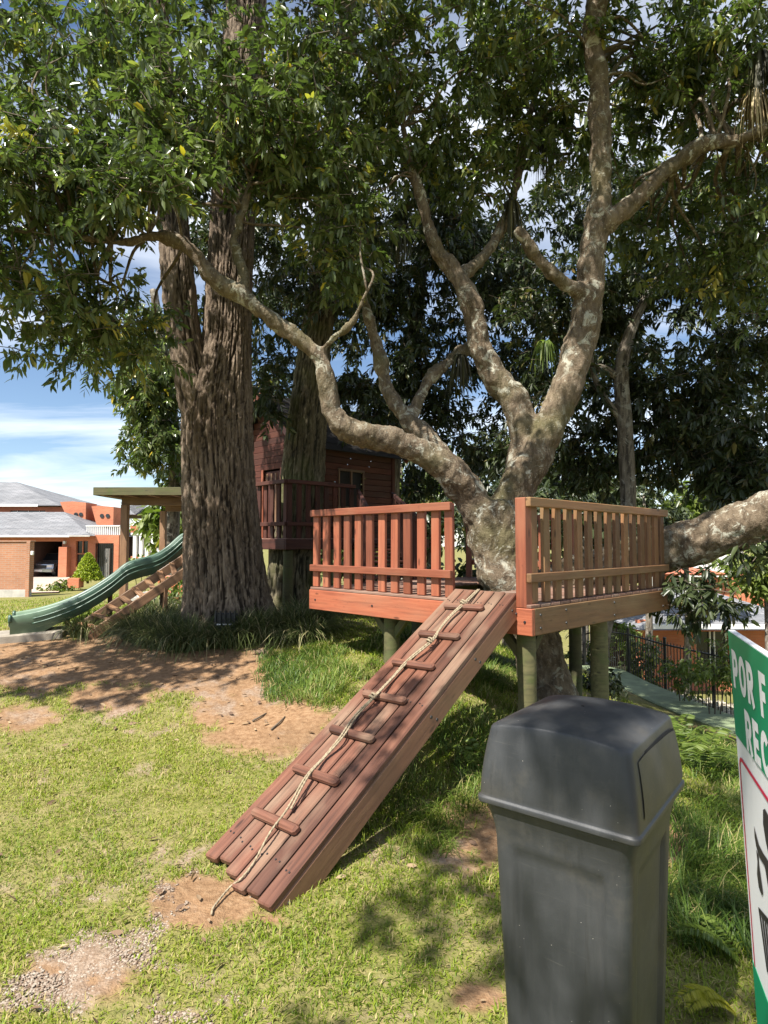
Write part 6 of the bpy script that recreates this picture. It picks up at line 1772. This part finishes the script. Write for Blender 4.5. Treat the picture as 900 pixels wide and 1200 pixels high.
def epiphyte(px, py, D, n, L, mat, label, hang):
    c = P(px, py, D)
    root = thing('air_plant', tuple(c), label, 'air plant', 'air plants on the limbs')
    Vs, Fs, hs, o = [], [], [], 0
    for i in range(n):
        a = random.uniform(0, 2*math.pi); l = L*random.uniform(.5, 1.15)
        t = np.linspace(0, 1, 6); up = random.uniform(-.1, .7)*(1-hang)
        out = random.uniform(.12, .55)*(1-.5*hang)
        ctr = np.stack([c.x+math.cos(a)*l*out*np.sqrt(t), c.y+math.sin(a)*l*out*np.sqrt(t), c.z+l*(up*t-(.35+.65*hang)*t**1.6)], 1)
        w = .016*(1-t*.9)
        s = np.array([-math.sin(a), math.cos(a), 0])
        V = np.concatenate([ctr+s*w[:, None], ctr-s*w[:, None]])
        for k in range(5): Fs.append((o+k, o+k+1, o+6+k+1, o+6+k))
        Vs.append(V); hs.append(np.full(12, min(.93, max(0, random.gauss(.5, .25))))); o += 12
    me = mesh_np('strap_leaves', np.vstack(Vs), np.array(Fs), mat, root, True, attrs={'hue': np.concatenate(hs)})
    return root
M['dry_strap'] = leaf_mat('dry_strap_leaf', (.14, .085, .04), (.28, .2, .10), (.48, .39, .22), (.5, .4, .2), .2, .7)
M['dark_strap'] = leaf_mat('dark_strap_leaf', (.03, .03, .018), (.06, .055, .03), (.10, .10, .04), (.2, .15, .05), .2, .6)
epiphyte(884, 105, 5.93, 110, .75, M['dry_strap'], 'straw-coloured hanging air plant at the tip of the right side limb', .8)
epiphyte(892, 60, 5.9, 120, .8, M['dark_strap'], 'brown hanging air plant above the straw-coloured one', .85)
epiphyte(640, 150, 7.35, 110, .75, M['dark_strap'], 'dark hanging air plant behind the upright limb', .85)
epiphyte(600, 235, 7.0, 110, .75, M['dark_strap'], 'dark hanging air plant over the broken stub', .8)
epiphyte(640, 400, 6.6, 60, .5, M['fern'], 'green air plant perched between the two upright limbs', .55)
epiphyte(540, 415, 7.1, 80, .6, M['dark_strap'], 'dark air plant on the back limb', .75)
epiphyte(470, 260, 6.7, 80, .6, M['dark_strap'], 'dark air plant beside the centre limb', .8)
epiphyte(755, 215, 6.2, 26, .2, M['dry_strap'], 'small straw air plant on the rising side limb', .3)
def bits():
    # fallen leaves and twigs on bare soil
    x, y = scatter(2200, 2.0, 8.5, -34, 34)
    d, g, t = masks(x, y, gh(x, y)); k = RNG.uniform(0, 1, len(x)) < .16+d*.3; x, y = x[k], y[k]; n = len(x)
    dr = RNG.normal(0, 1, (n, 3)); dr[:, 2] = .05; L = RNG.uniform(.02, .065, n)
    V, F = leaf_geo(np.stack([x, y, gh(x, y)+.014], 1), dr, L, L*.4, .3, .0)
    m = leaf_mat('fallen_leaf', (.09, .05, .03), (.19, .12, .07), (.33, .24, .14), (.4, .3, .1), .05, .8)
    o = mesh_np('fallen_leaves', V, F, m, None, True, attrs={'hue': np.repeat(RNG.uniform(0, .93, n), 8)})
    tag(o, 'scattered dry fallen leaves on the bare soil', 'fallen leaves', kind='stuff')
    for (a, b, lab) in (((318, 856), (334, 842), 'short dark fallen stick on the bare soil left of the ramp'), ((296, 846), (312, 838), 'thin pale twig lying on the bare soil near the lawn edge')):
        p, q = G(*a), G(*b); mm = (p+q)/2; mm.z = g1(mm.x, mm.y)
        o = tube_obj('fallen_stick', [(p.x, p.y, p.z+.008, .008), (mm.x+.01, mm.y, mm.z+.012, .007), (q.x, q.y, q.z+.008, .004)], 12, 7, M['twig'])
        tag(o, lab, 'stick')
    # little dark grille at the foot of the thick trunk
    c = P(264, 728, 7.1)
    root = thing('ground_grille', (c.x, c.y, g1(c.x, c.y)), 'small black barred garden light half hidden in the mondo grass', 'garden light')
    bx('housing', root, M['iron'], c.x-.13, c.x+.13, c.y, c.y+.08, g1(c.x, c.y)-.02, c.z+.09, .01)
    for k in range(5): bx('bar', root, M['iron'], c.x-.115+k*.055, c.x-.10+k*.055, c.y-.03, c.y-.002, c.z-.06, c.z+.12, .002)
    for k in range(3): bx('lens', root, M['white'], c.x-.09+k*.07, c.x-.045+k*.07, c.y-.034, c.y-.031, c.z-.04, c.z-.025, .002)  # short white tines across the grille bars
bits()
